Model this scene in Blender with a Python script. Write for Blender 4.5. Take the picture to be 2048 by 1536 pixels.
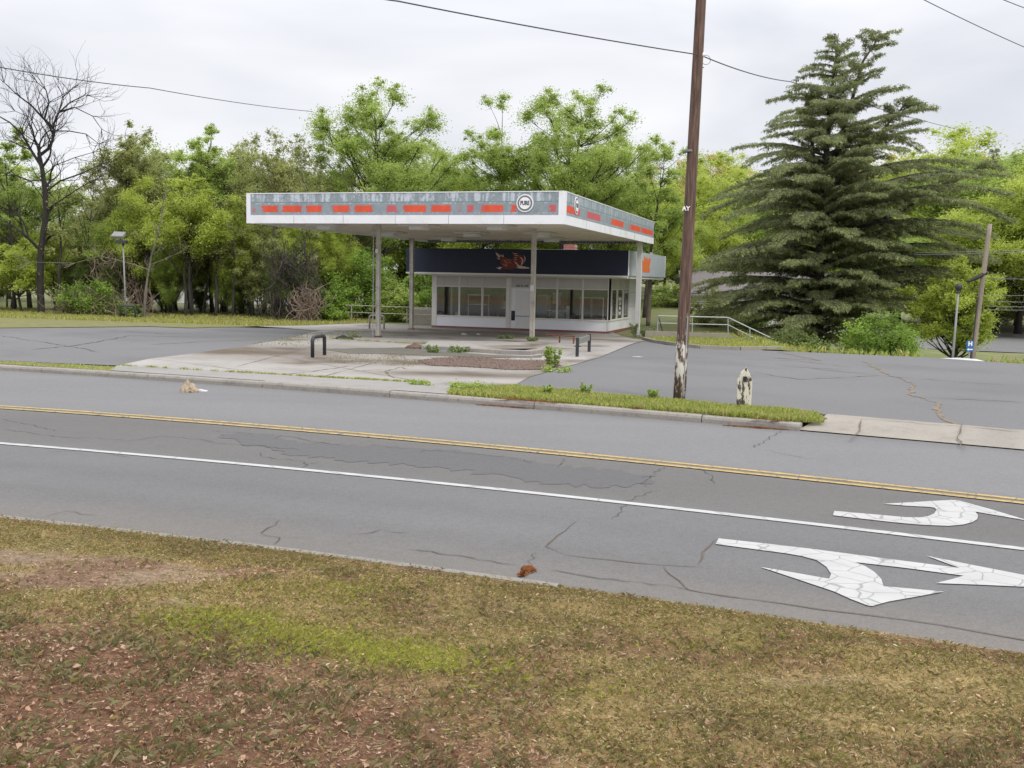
import bpy, bmesh, math, random
import numpy as np
from mathutils import Vector, Matrix
from mathutils.geometry import delaunay_2d_cdt
PI=math.pi
scene=bpy.context.scene
for o in list(bpy.data.objects): bpy.data.objects.remove(o)
C=scene.collection
# ---------------------------------------------------------------- camera
H=2.45
FPX,PITCH,ROLL=2002.0,0.105,-0.020
FW=np.array([0,math.cos(PITCH),-math.sin(PITCH)]); R0=np.array([1.,0,0]); U0=np.cross(R0,FW)
RR=R0*math.cos(ROLL)-U0*math.sin(ROLL); UU=U0*math.cos(ROLL)+R0*math.sin(ROLL)
cd=bpy.data.cameras.new('camera'); cam=bpy.data.objects.new('camera',cd); C.objects.link(cam)
cd.sensor_fit='HORIZONTAL'; cd.sensor_width=36; cd.lens=36*FPX/2048; cd.clip_end=3000; cd.clip_start=.05
M=Matrix(((RR[0],UU[0],-FW[0]),(RR[1],UU[1],-FW[1]),(RR[2],UU[2],-FW[2]))).to_4x4()
M.translation=Vector((0,0,H)); cam.matrix_world=M
scene.camera=cam
scene.render.resolution_x=1024; scene.render.resolution_y=768
# ---------------------------------------------------------------- world: overcast sky
SUN_EL,SUN_AZ=math.radians(48),math.radians(140)      # azimuth clockwise from +Y
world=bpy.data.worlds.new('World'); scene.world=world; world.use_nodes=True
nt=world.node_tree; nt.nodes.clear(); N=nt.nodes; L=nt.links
def nd(t,**k):
    n=N.new(t)
    for a,b in k.items(): setattr(n,a,b)
    return n
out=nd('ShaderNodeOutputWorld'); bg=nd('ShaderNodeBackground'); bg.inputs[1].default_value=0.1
sky=nd('ShaderNodeTexSky'); sky.sky_type='NISHITA'; sky.sun_disc=False; sky.sun_elevation=SUN_EL; sky.sun_rotation=SUN_AZ
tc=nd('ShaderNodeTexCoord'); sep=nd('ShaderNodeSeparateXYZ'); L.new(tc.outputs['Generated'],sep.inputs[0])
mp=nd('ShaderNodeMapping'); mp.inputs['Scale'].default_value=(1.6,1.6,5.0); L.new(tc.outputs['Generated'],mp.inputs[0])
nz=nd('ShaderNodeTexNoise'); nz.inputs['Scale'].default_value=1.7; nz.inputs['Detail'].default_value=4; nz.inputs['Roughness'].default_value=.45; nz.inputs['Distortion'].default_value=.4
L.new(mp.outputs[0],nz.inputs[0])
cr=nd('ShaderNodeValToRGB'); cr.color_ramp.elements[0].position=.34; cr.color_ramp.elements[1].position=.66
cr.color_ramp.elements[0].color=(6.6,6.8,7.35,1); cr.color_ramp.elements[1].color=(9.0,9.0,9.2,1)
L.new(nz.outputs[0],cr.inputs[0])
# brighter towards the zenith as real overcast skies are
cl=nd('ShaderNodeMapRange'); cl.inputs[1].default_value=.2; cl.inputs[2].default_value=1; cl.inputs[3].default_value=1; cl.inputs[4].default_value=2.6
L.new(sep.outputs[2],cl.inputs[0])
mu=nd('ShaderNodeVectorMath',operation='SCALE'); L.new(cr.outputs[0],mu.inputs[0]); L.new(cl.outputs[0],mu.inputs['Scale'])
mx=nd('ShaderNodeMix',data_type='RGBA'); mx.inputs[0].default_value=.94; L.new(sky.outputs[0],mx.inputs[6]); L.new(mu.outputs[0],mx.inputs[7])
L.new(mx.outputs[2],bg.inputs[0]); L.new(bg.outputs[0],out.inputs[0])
# ---------------------------------------------------------------- sun (veiled)
sl=bpy.data.lights.new('sun','SUN'); sl.energy=1.5; sl.angle=math.radians(12); sl.color=(1,.95,.87)
so=bpy.data.objects.new('sun',sl); C.objects.link(so)
sd=Vector((math.sin(SUN_AZ)*math.cos(SUN_EL),math.cos(SUN_AZ)*math.cos(SUN_EL),math.sin(SUN_EL)))
so.rotation_euler=sd.to_track_quat('Z','Y').to_euler(); so.location=(0,0,60)
scene.view_settings.view_transform='Standard'; scene.view_settings.look='None'
scene.view_settings.exposure=0.2; scene.view_settings.gamma=1
scene.render.engine='CYCLES'
# ---------------------------------------------------------------- helpers
def ray(x,y):
    d=FW+RR*(x-1024)/FPX-UU*(y-768)/FPX; return d/d[1]
def at(x,y,Y): d=ray(x,y)*Y; return Vector((d[0],d[1],d[2]+H))
def onz(x,y,z): d=ray(x,y); t=(z-H)/d[2]; return Vector((d[0]*t,d[1]*t,z))
def sstep(t): t=np.clip(t,0,1); return t*t*(3-2*t)
CREST=[(14,95),(12.3,58),(11.3,48),(10.0,38.5),(14.3,34.5),(16.7,32.3),(22,29),(60,8),(90,-20)]
CR=np.array(CREST,float)
def crest_d(x,y):
    """distance beyond the edge of the lot, 0 on the lot side"""
    x=np.asarray(x,float); y=np.asarray(y,float)
    poly=np.vstack([CR,[(400,-20),(400,400),(14,400)]])
    ins=np.zeros(np.shape(x),bool); n=len(poly)
    for i in range(n):
        x1,y1=poly[i]; x2,y2=poly[(i+1)%n]
        c=((y1>y)!=(y2>y)); xi=(x2-x1)*(y-y1)/((y2-y1) if y2!=y1 else 1e-9)+x1
        ins=ins^(c&(x<xi))
    d=np.full(np.shape(x),1e9)
    for i in range(len(CR)-1):
        a=CR[i]; b=CR[i+1]; ab=b-a; t=np.clip(((x-a[0])*ab[0]+(y-a[1])*ab[1])/(ab@ab),0,1)
        d=np.minimum(d,np.hypot(x-a[0]-t*ab[0],y-a[1]-t*ab[1]))
    return np.where(ins,d,0)
def zg(x,y):
    x=np.asarray(x,float); y=np.asarray(y,float)
    s=.304*x+.952*y
    z=-.42*sstep((s-37)/15)
    z=z-1.75*sstep(crest_d(x,y)/5.5)
    z=z+2.6*np.exp(-(((x-17)/13)**2+((y-112)/34)**2))          # grassy rise behind the station
    far=np.hypot(x,y); z=z+5.0*sstep((far-125)/200)
    return z
def zgf(x,y): return float(zg(x,y))
def ong(x,y):
    z=0.0
    for k in range(30): p=onz(x,y,z); z=.5*z+.5*zgf(p.x,p.y)
    return Vector((p.x,p.y,zgf(p.x,p.y)))
def tag(o,label=None,cat=None,group=None,kind=None):
    if label: o['label']=label
    if cat: o['category']=cat
    if group: o['group']=group
    if kind: o['kind']=kind
    return o
def empty(name,loc,rz=0,label=None,cat=None,group=None):
    o=bpy.data.objects.new(name,None); C.objects.link(o); o.location=loc; o.rotation_euler=(0,0,rz); o.empty_display_size=.2
    return tag(o,label,cat,group)
class MB:
    def __init__(s): s.v=[]; s.f=[]; s.m=[]; s.cur=0
    def add(s,vs,fs):
        n=len(s.v); s.v+= [tuple(p) for p in vs]; s.f+=[tuple(n+i for i in f) for f in fs]; s.m+=[s.cur]*len(fs)
    def box(s,x0,x1,y0,y1,z0,z1,T=None):
        v=[Vector((x,y,z)) for z in (z0,z1) for y in (y0,y1) for x in (x0,x1)]
        if T: v=[T@p for p in v]
        s.add(v,[(0,2,3,1),(4,5,7,6),(0,1,5,4),(2,6,7,3),(0,4,6,2),(1,3,7,5)])
    def bevbox(s,x0,x1,y0,y1,z0,z1,b=.02,T=None):
        v=[];zs=[(z0,0),(z1-b,0),(z1,b)]
        for z,q in zs:
            v+=[(x0+q,y0+q,z),(x1-q,y0+q,z),(x1-q,y1-q,z),(x0+q,y1-q,z)]
        v=[Vector(p) for p in v]
        if T: v=[T@p for p in v]
        f=[(3,2,1,0)]
        for k in (0,4):
            for i in range(4): f.append((k+i,k+(i+1)%4,k+4+(i+1)%4,k+4+i))
        f.append((8,9,10,11)); s.add(v,f)
    def tube(s,path,rad,n=6,cap=True):
        path=[Vector(p) for p in path]
        if not hasattr(rad,'__len__'): rad=[rad]*len(path)
        rings=[]; a=None
        for i,p in enumerate(path):
            d=(path[min(i+1,len(path)-1)]-path[max(i-1,0)])
            if d.length<1e-9: d=Vector((0,0,1))
            d.normalize()
            if a is None:
                a=d.orthogonal().normalized()
            else:
                a=(a-d*a.dot(d)); a=a.normalized() if a.length>1e-6 else d.orthogonal().normalized()
            b=d.cross(a)
            rings.append([p+(a*math.cos(2*PI*k/n)+b*math.sin(2*PI*k/n))*rad[i] for k in range(n)])
        vs=[q for r in rings for q in r]; fs=[]
        for i in range(len(path)-1):
            for k in range(n): fs.append((i*n+k,i*n+(k+1)%n,(i+1)*n+(k+1)%n,(i+1)*n+k))
        if cap: fs+= [tuple(range(n-1,-1,-1)),tuple((len(path)-1)*n+k for k in range(n))]
        s.add(vs,fs)
    def prism(s,pts,y0,y1,T=None):
        """outline pts (x,z) extruded y0..y1"""
        n=len(pts); v=[Vector((p[0],y,p[1])) for y in (y0,y1) for p in pts]
        if T: v=[T@p for p in v]
        s.add(v,[tuple(range(n)),tuple(range(2*n-1,n-1,-1))]+[(i+n,(i+1)%n+n,(i+1)%n,i) for i in range(n)])
    def build(s,name,mats,parent=None,smooth=False,bevel=0):
        me=bpy.data.meshes.new(name); me.from_pydata(s.v,[],s.f)
        mats=mats if isinstance(mats,(list,tuple)) else [mats]
        for m in mats: me.materials.append(m)
        me.polygons.foreach_set('material_index',s.m)
        if smooth: me.polygons.foreach_set('use_smooth',[True]*len(s.f))
        me.update()
        o=bpy.data.objects.new(name,me); C.objects.link(o)
        if parent: o.parent=parent
        if bevel:
            b=o.modifiers.new('bevel','BEVEL'); b.width=bevel; b.segments=2; b.limit_method='ANGLE'
        return o
def np_mesh(name,V,F,mats,parent=None,attrs=None,smooth=False,mi=None):
    V=np.ascontiguousarray(V,np.float32); F=np.ascontiguousarray(F,np.int32); k=F.shape[1]
    me=bpy.data.meshes.new(name); me.vertices.add(len(V)); me.vertices.foreach_set('co',V.ravel())
    me.loops.add(F.size); me.loops.foreach_set('vertex_index',F.ravel())
    me.polygons.add(len(F)); me.polygons.foreach_set('loop_start',np.arange(0,F.size,k,dtype=np.int32))
    try: me.polygons.foreach_set('loop_total',np.full(len(F),k,np.int32))
    except Exception: pass
    for m in (mats if isinstance(mats,(list,tuple)) else [mats]): me.materials.append(m)
    if mi is not None: me.polygons.foreach_set('material_index',np.asarray(mi,np.int32))
    if smooth: me.polygons.foreach_set('use_smooth',np.ones(len(F),bool))
    me.update(calc_edges=True)
    for n,(dom,typ,arr) in (attrs or {}).items():
        a=me.attributes.new(n,typ,dom); arr=np.ascontiguousarray(arr,np.float32)
        a.data.foreach_set('color' if typ=='FLOAT_COLOR' else 'value',arr.ravel())
    o=bpy.data.objects.new(name,me); C.objects.link(o)
    if parent: o.parent=parent
    return o
def copy_tree(o,parent=None):
    c=o.copy(); C.objects.link(c); c.parent=parent
    for ch in o.children: copy_tree(ch,c)
    return c
rs=np.random.RandomState(7)
def vnoise(x,y,sc,seed=0):
    """cheap smooth value noise in numpy"""
    r=np.random.RandomState(seed); T=r.rand(256,256); x=np.asarray(x)*sc+1000; y=np.asarray(y)*sc+1000
    xi=np.floor(x).astype(int); yi=np.floor(y).astype(int); fx=x-xi; fy=y-yi; fx=fx*fx*(3-2*fx); fy=fy*fy*(3-2*fy)
    g=lambda a,b:T[a%256,b%256]
    return (g(xi,yi)*(1-fx)+g(xi+1,yi)*fx)*(1-fy)+(g(xi,yi+1)*(1-fx)+g(xi+1,yi+1)*fx)*fy
def fbm(x,y,sc,seed=0,o=4):
    t=0;a=.5;w=0
    for k in range(o): t=t+a*vnoise(x,y,sc*2**k,seed+k); w+=a; a*=.55
    return t/w
# ---------------------------------------------------------------- materials
def newmat(name):
    m=bpy.data.materials.new(name); m.use_nodes=True; t=m.node_tree; t.nodes.clear()
    o=t.nodes.new('ShaderNodeOutputMaterial'); p=t.nodes.new('ShaderNodeBsdfPrincipled'); t.links.new(p.outputs[0],o.inputs[0])
    return m,t,p,o
def noise(t,sc,det=4,rough=.6,co=None,dist=0):
    n=t.nodes.new('ShaderNodeTexNoise'); n.inputs['Scale'].default_value=sc; n.inputs['Detail'].default_value=det; n.inputs['Roughness'].default_value=rough; n.inputs['Distortion'].default_value=dist
    if co is None:
        c=t.nodes.get('TC') or t.nodes.new('ShaderNodeTexCoord'); c.name='TC'; co=c.outputs['Object']
    t.links.new(co,n.inputs['Vector']); return n.outputs['Fac']
def ramp(t,fac,stops):
    r=t.nodes.new('ShaderNodeValToRGB'); e=r.color_ramp.elements
    while len(e)<len(stops): e.new(.5)
    for i,(p,c) in enumerate(stops): e[i].position=p; e[i].color=(c[0],c[1],c[2],1) if hasattr(c,'__len__') else (c,c,c,1)
    t.links.new(fac,r.inputs[0]); return r.outputs[0]
def mixc(t,fac,a,b,mode='MIX'):
    m=t.nodes.new('ShaderNodeMix'); m.data_type='RGBA'; m.blend_type=mode
    for s,i in ((fac,0),(a,6),(b,7)):
        if isinstance(s,(int,float)): m.inputs[i].default_value=s
        elif isinstance(s,tuple): m.inputs[i].default_value=(*s[:3],1)
        else: t.links.new(s,m.inputs[i])
    return m.outputs[2]
def math_(t,op,a,b=0):
    m=t.nodes.new('ShaderNodeMath'); m.operation=op
    for s,i in ((a,0),(b,1)):
        if isinstance(s,(int,float)): m.inputs[i].default_value=s
        else: t.links.new(s,m.inputs[i])
    return m.outputs[0]
def bump(t,p,h,st=.3,d=.02):
    b=t.nodes.new('ShaderNodeBump'); b.inputs['Strength'].default_value=st; b.inputs['Distance'].default_value=d
    t.links.new(h,b.inputs['Height']); t.links.new(b.outputs[0],p.inputs['Normal'])
def attr(t,name,out='Color'):
    a=t.nodes.new('ShaderNodeAttribute'); a.attribute_name=name; return a.outputs[out]
def simple(name,c,rough=.6,metal=0,var=.25,sc=3,fine=40,bmp=.1,dirt=None,dirtamt=.4,dsc=1.5):
    m,t,p,o=newmat(name); p.inputs['Roughness'].default_value=rough; p.inputs['Metallic'].default_value=metal
    a=noise(t,sc,5,.6); b=noise(t,fine,3,.7)
    f=math_(t,'MULTIPLY_ADD',a,1.0); t.nodes[-1].inputs[2].default_value=0
    g=math_(t,'ADD',math_(t,'MULTIPLY',a,.6),math_(t,'MULTIPLY',b,.4))
    col=ramp(t,g,[(.3,tuple(x*(1-var) for x in c)),(.7,tuple(min(1,x*(1+var*.5)) for x in c))])
    if dirt:
        d=noise(t,dsc,6,.7,dist=.3); mk=ramp(t,d,[(.5,0),(.5+dirtamt*.3,1)])
        col=mixc(t,mk,col,dirt)
    t.links.new(col,p.inputs['Base Color'])
    if bmp: bump(t,p,b,bmp,.01)
    return m
def leafmat(name,c1,c2,c3,trans=.35):
    m,t,p,o=newmat(name); p.inputs['Roughness'].default_value=.5; p.inputs['Specular IOR Level'].default_value=.25
    big=noise(t,.55,3,.6); r=attr(t,'rnd','Fac')
    g=math_(t,'ADD',math_(t,'MULTIPLY',big,.9),math_(t,'MULTIPLY',math_(t,'SUBTRACT',r,.5),.45))
    col=ramp(t,g,[(.25,c1),(.47,c2),(.68,c3)])
    t.links.new(col,p.inputs['Base Color'])
    tr=t.nodes.new('ShaderNodeBsdfTranslucent'); t.links.new(mixc(t,.5,col,tuple(min(1,x*1.3) for x in c3)),tr.inputs[0])
    ms=t.nodes.new('ShaderNodeMixShader'); ms.inputs[0].default_value=trans
    t.links.new(p.outputs[0],ms.inputs[1]); t.links.new(tr.outputs[0],ms.inputs[2]); t.links.new(ms.outputs[0],o.inputs[0])
    return m
def barkmat(name,c1,c2,sc=6):
    m,t,p,o=newmat(name); p.inputs['Roughness'].default_value=.9
    c=t.nodes.new('ShaderNodeTexCoord'); c.name='TC'; mpn=t.nodes.new('ShaderNodeMapping'); mpn.inputs['Scale'].default_value=(1,1,.2); t.links.new(c.outputs['Object'],mpn.inputs[0])
    n=noise(t,sc,6,.7,mpn.outputs[0]); t.links.new(ramp(t,n,[(.35,c1),(.65,c2)]),p.inputs['Base Color']); bump(t,p,n,.6,.03)
    return m
def asphalt(name,base,warm=0.0,attrname=None,spk=.35):
    m,t,p,o=newmat(name); p.inputs['Roughness'].default_value=.86; p.inputs['Specular IOR Level'].default_value=.3
    f=noise(t,70,2,.9); g=noise(t,260,2,.8); b=noise(t,.35,5,.65); s=noise(t,4,5,.6,dist=.2)
    c0=tuple(base*k for k in (1.01,1,1.0))
    col=ramp(t,b,[(.3,tuple(x*.86 for x in c0)),(.7,tuple(x*1.1 for x in c0))])
    col=mixc(t,math_(t,'MULTIPLY',ramp(t,s,[(.35,0.),(.75,1.)]),.25),col,tuple(x*.72 for x in c0))
    g3=noise(t,38,2,.9); col=mixc(t,.5,col,ramp(t,g3,[(.36,tuple(x*.55 for x in c0)),(.5,c0),(.64,tuple(x*1.5 for x in c0))]))
    md=noise(t,13,4,.75); col=mixc(t,.35,col,ramp(t,md,[(.3,tuple(x*.62 for x in c0)),(.5,c0),(.7,tuple(x*1.35 for x in c0))]))
    col=mixc(t,spk,col,ramp(t,f,[(.3,tuple(x*.4 for x in c0)),(.5,c0),(.72,tuple(x*1.7 for x in c0))]))
    col=mixc(t,spk*.7,col,ramp(t,g,[(.35,tuple(x*.45 for x in c0)),(.65,tuple(x*1.6 for x in c0))]))
    if attrname: col=mixc(t,1.0,col,attr(t,attrname),'MULTIPLY')
    t.links.new(col,p.inputs['Base Color']); bump(t,p,f,.35,.006)
    return m
def concrete(name,c,stain=(.12,.10,.085),amt=.5,sc=.5,attrname=None):
    m,t,p,o=newmat(name); p.inputs['Roughness'].default_value=.88
    b=noise(t,sc,7,.65,dist=.5); s=noise(t,sc*5,6,.7); f=noise(t,90,3,.8)
    col=ramp(t,b,[(.3,tuple(x*.75 for x in c)),(.5,c),(.75,tuple(x*1.15 for x in c))])
    col=mixc(t,math_(t,'MULTIPLY',ramp(t,s,[(.52,0.),(.72,1.)]),amt),col,stain)
    col=mixc(t,.22,col,ramp(t,f,[(.3,.05),(.7,.75)]))
    if attrname: col=mixc(t,1.0,col,attr(t,attrname),'MULTIPLY')
    t.links.new(col,p.inputs['Base Color']); bump(t,p,f,.3,.006)
    return m
def paint(name,c,wear=.12,under=(.2,.2,.21),crk=2.2,amt=.5):
    m,t,p,o=newmat(name); p.inputs['Roughness'].default_value=.7
    cc=t.nodes.new('ShaderNodeTexCoord'); cc.name='TC'
    n=noise(t,22,5,.8); big=noise(t,3,3,.6)
    dn=t.nodes.new('ShaderNodeMixRGB'); 
    w=t.nodes.new('ShaderNodeTexNoise'); w.inputs['Scale'].default_value=2.5; t.links.new(cc.outputs['Object'],w.inputs[0])
    dn.inputs[0].default_value=.12; t.links.new(cc.outputs['Object'],dn.inputs[1]); t.links.new(w.outputs['Color'],dn.inputs[2])
    v=t.nodes.new('ShaderNodeTexVoronoi'); v.feature='DISTANCE_TO_EDGE'; v.inputs['Scale'].default_value=crk; t.links.new(dn.outputs[0],v.inputs['Vector'])
    ck=ramp(t,v.outputs['Distance'],[(.010,1.),(.032,0.)])
    wr=ramp(t,n,[(wear+.1,1.),(wear+.24,0.)])
    f=math_(t,'MAXIMUM',math_(t,'MULTIPLY',ck,amt),wr)
    col=mixc(t,f,ramp(t,big,[(.3,tuple(x*.86 for x in c)),(.7,c)]),under)
    t.links.new(col,p.inputs['Base Color']); return m
Mt={}
Mt['road']=asphalt('road_asphalt',.135,attrname='tone')
Mt['lot']=asphalt('lot_asphalt',.15,attrname='tone')
Mt['patch']=asphalt('patch_asphalt',.104)
Mt['crack']=simple('crack_tar',(.06,.056,.052),.9,var=.5,sc=8,bmp=0)
Mt['seam']=simple('seam_mud',(.13,.10,.075),.95,var=.4,sc=5,bmp=0)
Mt['conc']=concrete('apron_concrete',(.30,.275,.245),attrname='tone')
Mt['walk']=concrete('walk_concrete',(.215,.20,.182))
Mt['kerb']=concrete('kerb_concrete',(.235,.205,.17),stain=(.07,.055,.04),amt=.85,sc=1.6)
Mt['nkerb']=concrete('worn_near_kerb',(.175,.15,.115),stain=(.09,.07,.045),amt=.8,sc=2.5); Mt['conc2']=concrete('driveway_concrete',(.255,.22,.172),stain=(.12,.09,.06),amt=.6)
Mt['white_line']=paint('white_road_paint',(.46,.46,.45),.14,under=(.13,.13,.13),crk=1.5,amt=.4)
Mt['arrow_paint']=paint('arrow_paint',(.44,.44,.425),.15,under=(.13,.13,.13),crk=4.2,amt=.6)
Mt['yellow']=paint('yellow_paint',(.47,.335,.12),.24,under=(.15,.125,.095),crk=3.2,amt=1.0)
Mt['faded']=simple('worn_yellow_film',(.165,.14,.105),.85,var=.3,sc=4)
Mt['white']=simple('white_metal_panel',(.78,.79,.82),.45,var=.05,sc=.8,bmp=0,dirt=(.62,.61,.6),dirtamt=.8,dsc=.6)
Mt['offwhite']=simple('offwhite_paint',(.62,.61,.58),.6,var=.12,sc=1.5,bmp=.05)
Mt['panel']=simple('enamel_panel',(.80,.81,.86),.4,var=.05,sc=.7,bmp=0)
Mt['transom']=simple('beige_transom_panel',(.5,.48,.46),.6,var=.08,sc=3,bmp=0)
Mt['soffit']=simple('soffit_paint',(.80,.73,.65),.8,var=.22,sc=1.2,dirt=(.5,.43,.36),dirtamt=1.2,dsc=.9)
Mt['alum']=simple('aluminium_frame',(.68,.66,.62),.45,metal=0,var=.1,sc=4,bmp=0)
Mt['brick']=None
Mt['navy']=simple('navy_fascia',(.010,.018,.046),.65,var=.25,sc=3,fine=20,bmp=.02)
Mt['bluegrey']=simple('bluegrey_fascia',(.42,.47,.51),.5,var=.12,sc=2,bmp=0)
Mt['orange']=simple('orange_paint',(.75,.16,.03),.5,var=.12)
Mt['colw']=simple('weathered_column_paint',(.46,.435,.385),.65,var=.2,sc=2,dirt=(.16,.13,.10),dirtamt=1.3,dsc=3)
Mt['colw2']=simple('white_column_paint',(.60,.60,.60),.6,var=.1,sc=2,dirt=(.35,.33,.3),dirtamt=1.6,dsc=2)
Mt['black']=simple('black_pipe',(.022,.027,.034),.5,var=.4,sc=6,dirt=(.11,.09,.08),dirtamt=1.4,dsc=5)
Mt['greenpipe']=simple('dark_green_pipe',(.03,.045,.03),.6,var=.3)
Mt['rust']=simple('rusty_iron',(.19,.065,.035),.9,var=.4,sc=8)
Mt['lamppole']=simple('lamp_pole_grey',(.25,.26,.25),.6,var=.2,sc=3); Mt['galv']=simple('galvanised_pipe',(.36,.375,.37),.5,metal=.3,var=.2,sc=5)
Mt['rail_rust']=simple('weathered_rail',(.32,.29,.25),.7,var=.35,sc=5)
Mt['rubber']=simple('rubber',(.03,.03,.03),.8,var=.3)
Mt['darkmetal']=simple('dark_metal',(.04,.042,.04),.6,var=.3)
Mt['greymetal']=simple('grey_metal',(.21,.21,.20),.6,var=.2)
Mt['wood_far']=barkmat('grey_pole_wood',(.20,.16,.125),(.36,.30,.25),5)
Mt['wire']=simple('wire_black',(.06,.06,.065),.6,bmp=0)
Mt['wirelight']=simple('wire_grey',(.28,.28,.29),.6,bmp=0)
Mt['bark']=barkmat('bark',(.022,.018,.015),(.065,.054,.045))
Mt['barkdark']=barkmat('bark_dark',(.012,.010,.010),(.036,.030,.027)); Mt['barkgrey']=barkmat('bark_grey',(.09,.078,.065),(.22,.19,.155))
Mt['twig']=barkmat('twig',(.07,.055,.048),(.17,.135,.11),10)
Mt['deadtwig']=barkmat('dead_vines',(.13,.095,.07),(.27,.20,.15),10)
Mt['cedarbark']=barkmat('cedar_bark',(.03,.026,.022),(.085,.07,.058))
Mt['leafA']=leafmat('leaf_spring',(.17,.23,.05),(.33,.43,.09),(.50,.60,.19),.5)
Mt['leafB']=leafmat('leaf_yellowgreen',(.21,.27,.04),(.39,.47,.08),(.57,.64,.16),.5)
Mt['leafC']=leafmat('leaf_olive',(.17,.195,.065),(.32,.35,.12),(.50,.52,.22),.5)
Mt['leafD']=leafmat('leaf_dark_ivy',(.06,.085,.03),(.14,.185,.055),(.27,.33,.09),.35)
Mt['leafE']=leafmat('leaf_bush',(.10,.16,.03),(.20,.31,.05),(.34,.47,.09),.4)
Mt['leafF']=leafmat('leaf_autumnish',(.26,.25,.05),(.44,.40,.09),(.58,.50,.17),.4)
Mt['needle']=leafmat('cedar_needles',(.10,.125,.06),(.21,.245,.11),(.37,.40,.17),.35)
Mt['weed']=leafmat('weed_leaf',(.14,.18,.07),(.24,.31,.12),(.38,.46,.2),.35)
Mt['sprig']=leafmat('sprig_leaf',(.2,.28,.06),(.32,.42,.1),(.45,.55,.16),.4); Mt['paperbag']=simple('crumpled_paper',(.38,.30,.215),.8,var=.3,sc=8)
Mt['litter']=simple('white_litter',(.5,.5,.5),.6,var=.1)
Mt['roofshingle']=simple('roof_shingles',(.17,.15,.15),.9,var=.3,sc=6)
Mt['siding']=simple('white_siding',(.66,.66,.68),.6,var=.1)
Mt['carpaint']=simple('white_car_paint',(.80,.81,.83),.25,var=.02,bmp=0)
Mt['carglass']=simple('dark_car_glass',(.02,.025,.03),.1,bmp=0)
Mt['signblue']=simple('blue_sign',(.02,.14,.42),.5,var=.1,bmp=0)
Mt['signwhite']=simple('sign_white',(.82,.82,.82),.5,var=.03,bmp=0)
Mt['inwall']=simple('interior_wall',(.62,.60,.50),.8,var=.1)
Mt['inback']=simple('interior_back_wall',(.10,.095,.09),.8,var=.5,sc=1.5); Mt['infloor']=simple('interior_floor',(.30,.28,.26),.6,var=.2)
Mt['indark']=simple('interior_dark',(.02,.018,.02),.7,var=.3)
Mt['inbrown']=simple('interior_brown',(.16,.075,.05),.7,var=.3)
Mt['inwhite']=simple('interior_white',(.7,.7,.7),.5,var=.1)
Mt['soil']=simple('ground_grass_soil',(.15,.17,.055),.95,var=.45,sc=.6,fine=8,bmp=.3,dirt=(.20,.15,.09),dirtamt=.9,dsc=.35)
Mt['puddle']=None
m,t,p,o=newmat('puddle_water'); p.inputs['Base Color'].default_value=(.15,.14,.12,1); p.inputs['Roughness'].default_value=.38; Mt['puddle']=m
# wet/dirty slab stain
Mt['mulch']=simple('brown_mulch',(.15,.10,.078),.95,var=.6,sc=12,fine=60,bmp=.8)
Mt['rustneedles']=simple('rust_pine_needles',(.30,.125,.055),.95,var=.5,sc=14)
Mt['verge']=simple('verge_soil',(.17,.17,.05),.95,var=.5,sc=2,fine=20,bmp=.4,dirt=(.2,.14,.08),dirtamt=.8,dsc=1.2)
# brick plinth
m,t,p,o=newmat('red_brick_tile'); bk=t.nodes.new('ShaderNodeTexBrick'); cc=t.nodes.new('ShaderNodeTexCoord'); mp2=t.nodes.new('ShaderNodeMapping'); mp2.inputs['Rotation'].default_value=(PI/2,0,0)
t.links.new(cc.outputs['Object'],mp2.inputs[0]); t.links.new(mp2.outputs[0],bk.inputs['Vector'])
bk.inputs['Color1'].default_value=(.21,.055,.045,1); bk.inputs['Color2'].default_value=(.15,.042,.036,1); bk.inputs['Mortar'].default_value=(.3,.2,.17,1)
bk.inputs['Scale'].default_value=1; bk.inputs['Brick Width'].default_value=.2; bk.inputs['Row Height'].default_value=.105; bk.inputs['Mortar Size'].default_value=.008
t.links.new(bk.outputs[0],p.inputs['Base Color']); p.inputs['Roughness'].default_value=.75; Mt['brick']=m
# glass: clear pane with sky reflection
m,t,p,o=newmat('window_glass'); t.nodes.remove(p); tr=t.nodes.new('ShaderNodeBsdfTransparent'); tr.inputs[0].default_value=(.90,.92,.91,1); gl=t.nodes.new('ShaderNodeBsdfGlossy'); gl.inputs['Roughness'].default_value=.03
fr=t.nodes.new('ShaderNodeFresnel'); fr.inputs[0].default_value=1.5; ms=t.nodes.new('ShaderNodeMixShader')
t.links.new(math_(t,'ADD',fr.outputs[0],.05),ms.inputs[0]); t.links.new(tr.outputs[0],ms.inputs[1]); t.links.new(gl.outputs[0],ms.inputs[2]); t.links.new(ms.outputs[0],o.inputs[0]); Mt['glass']=m
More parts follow.
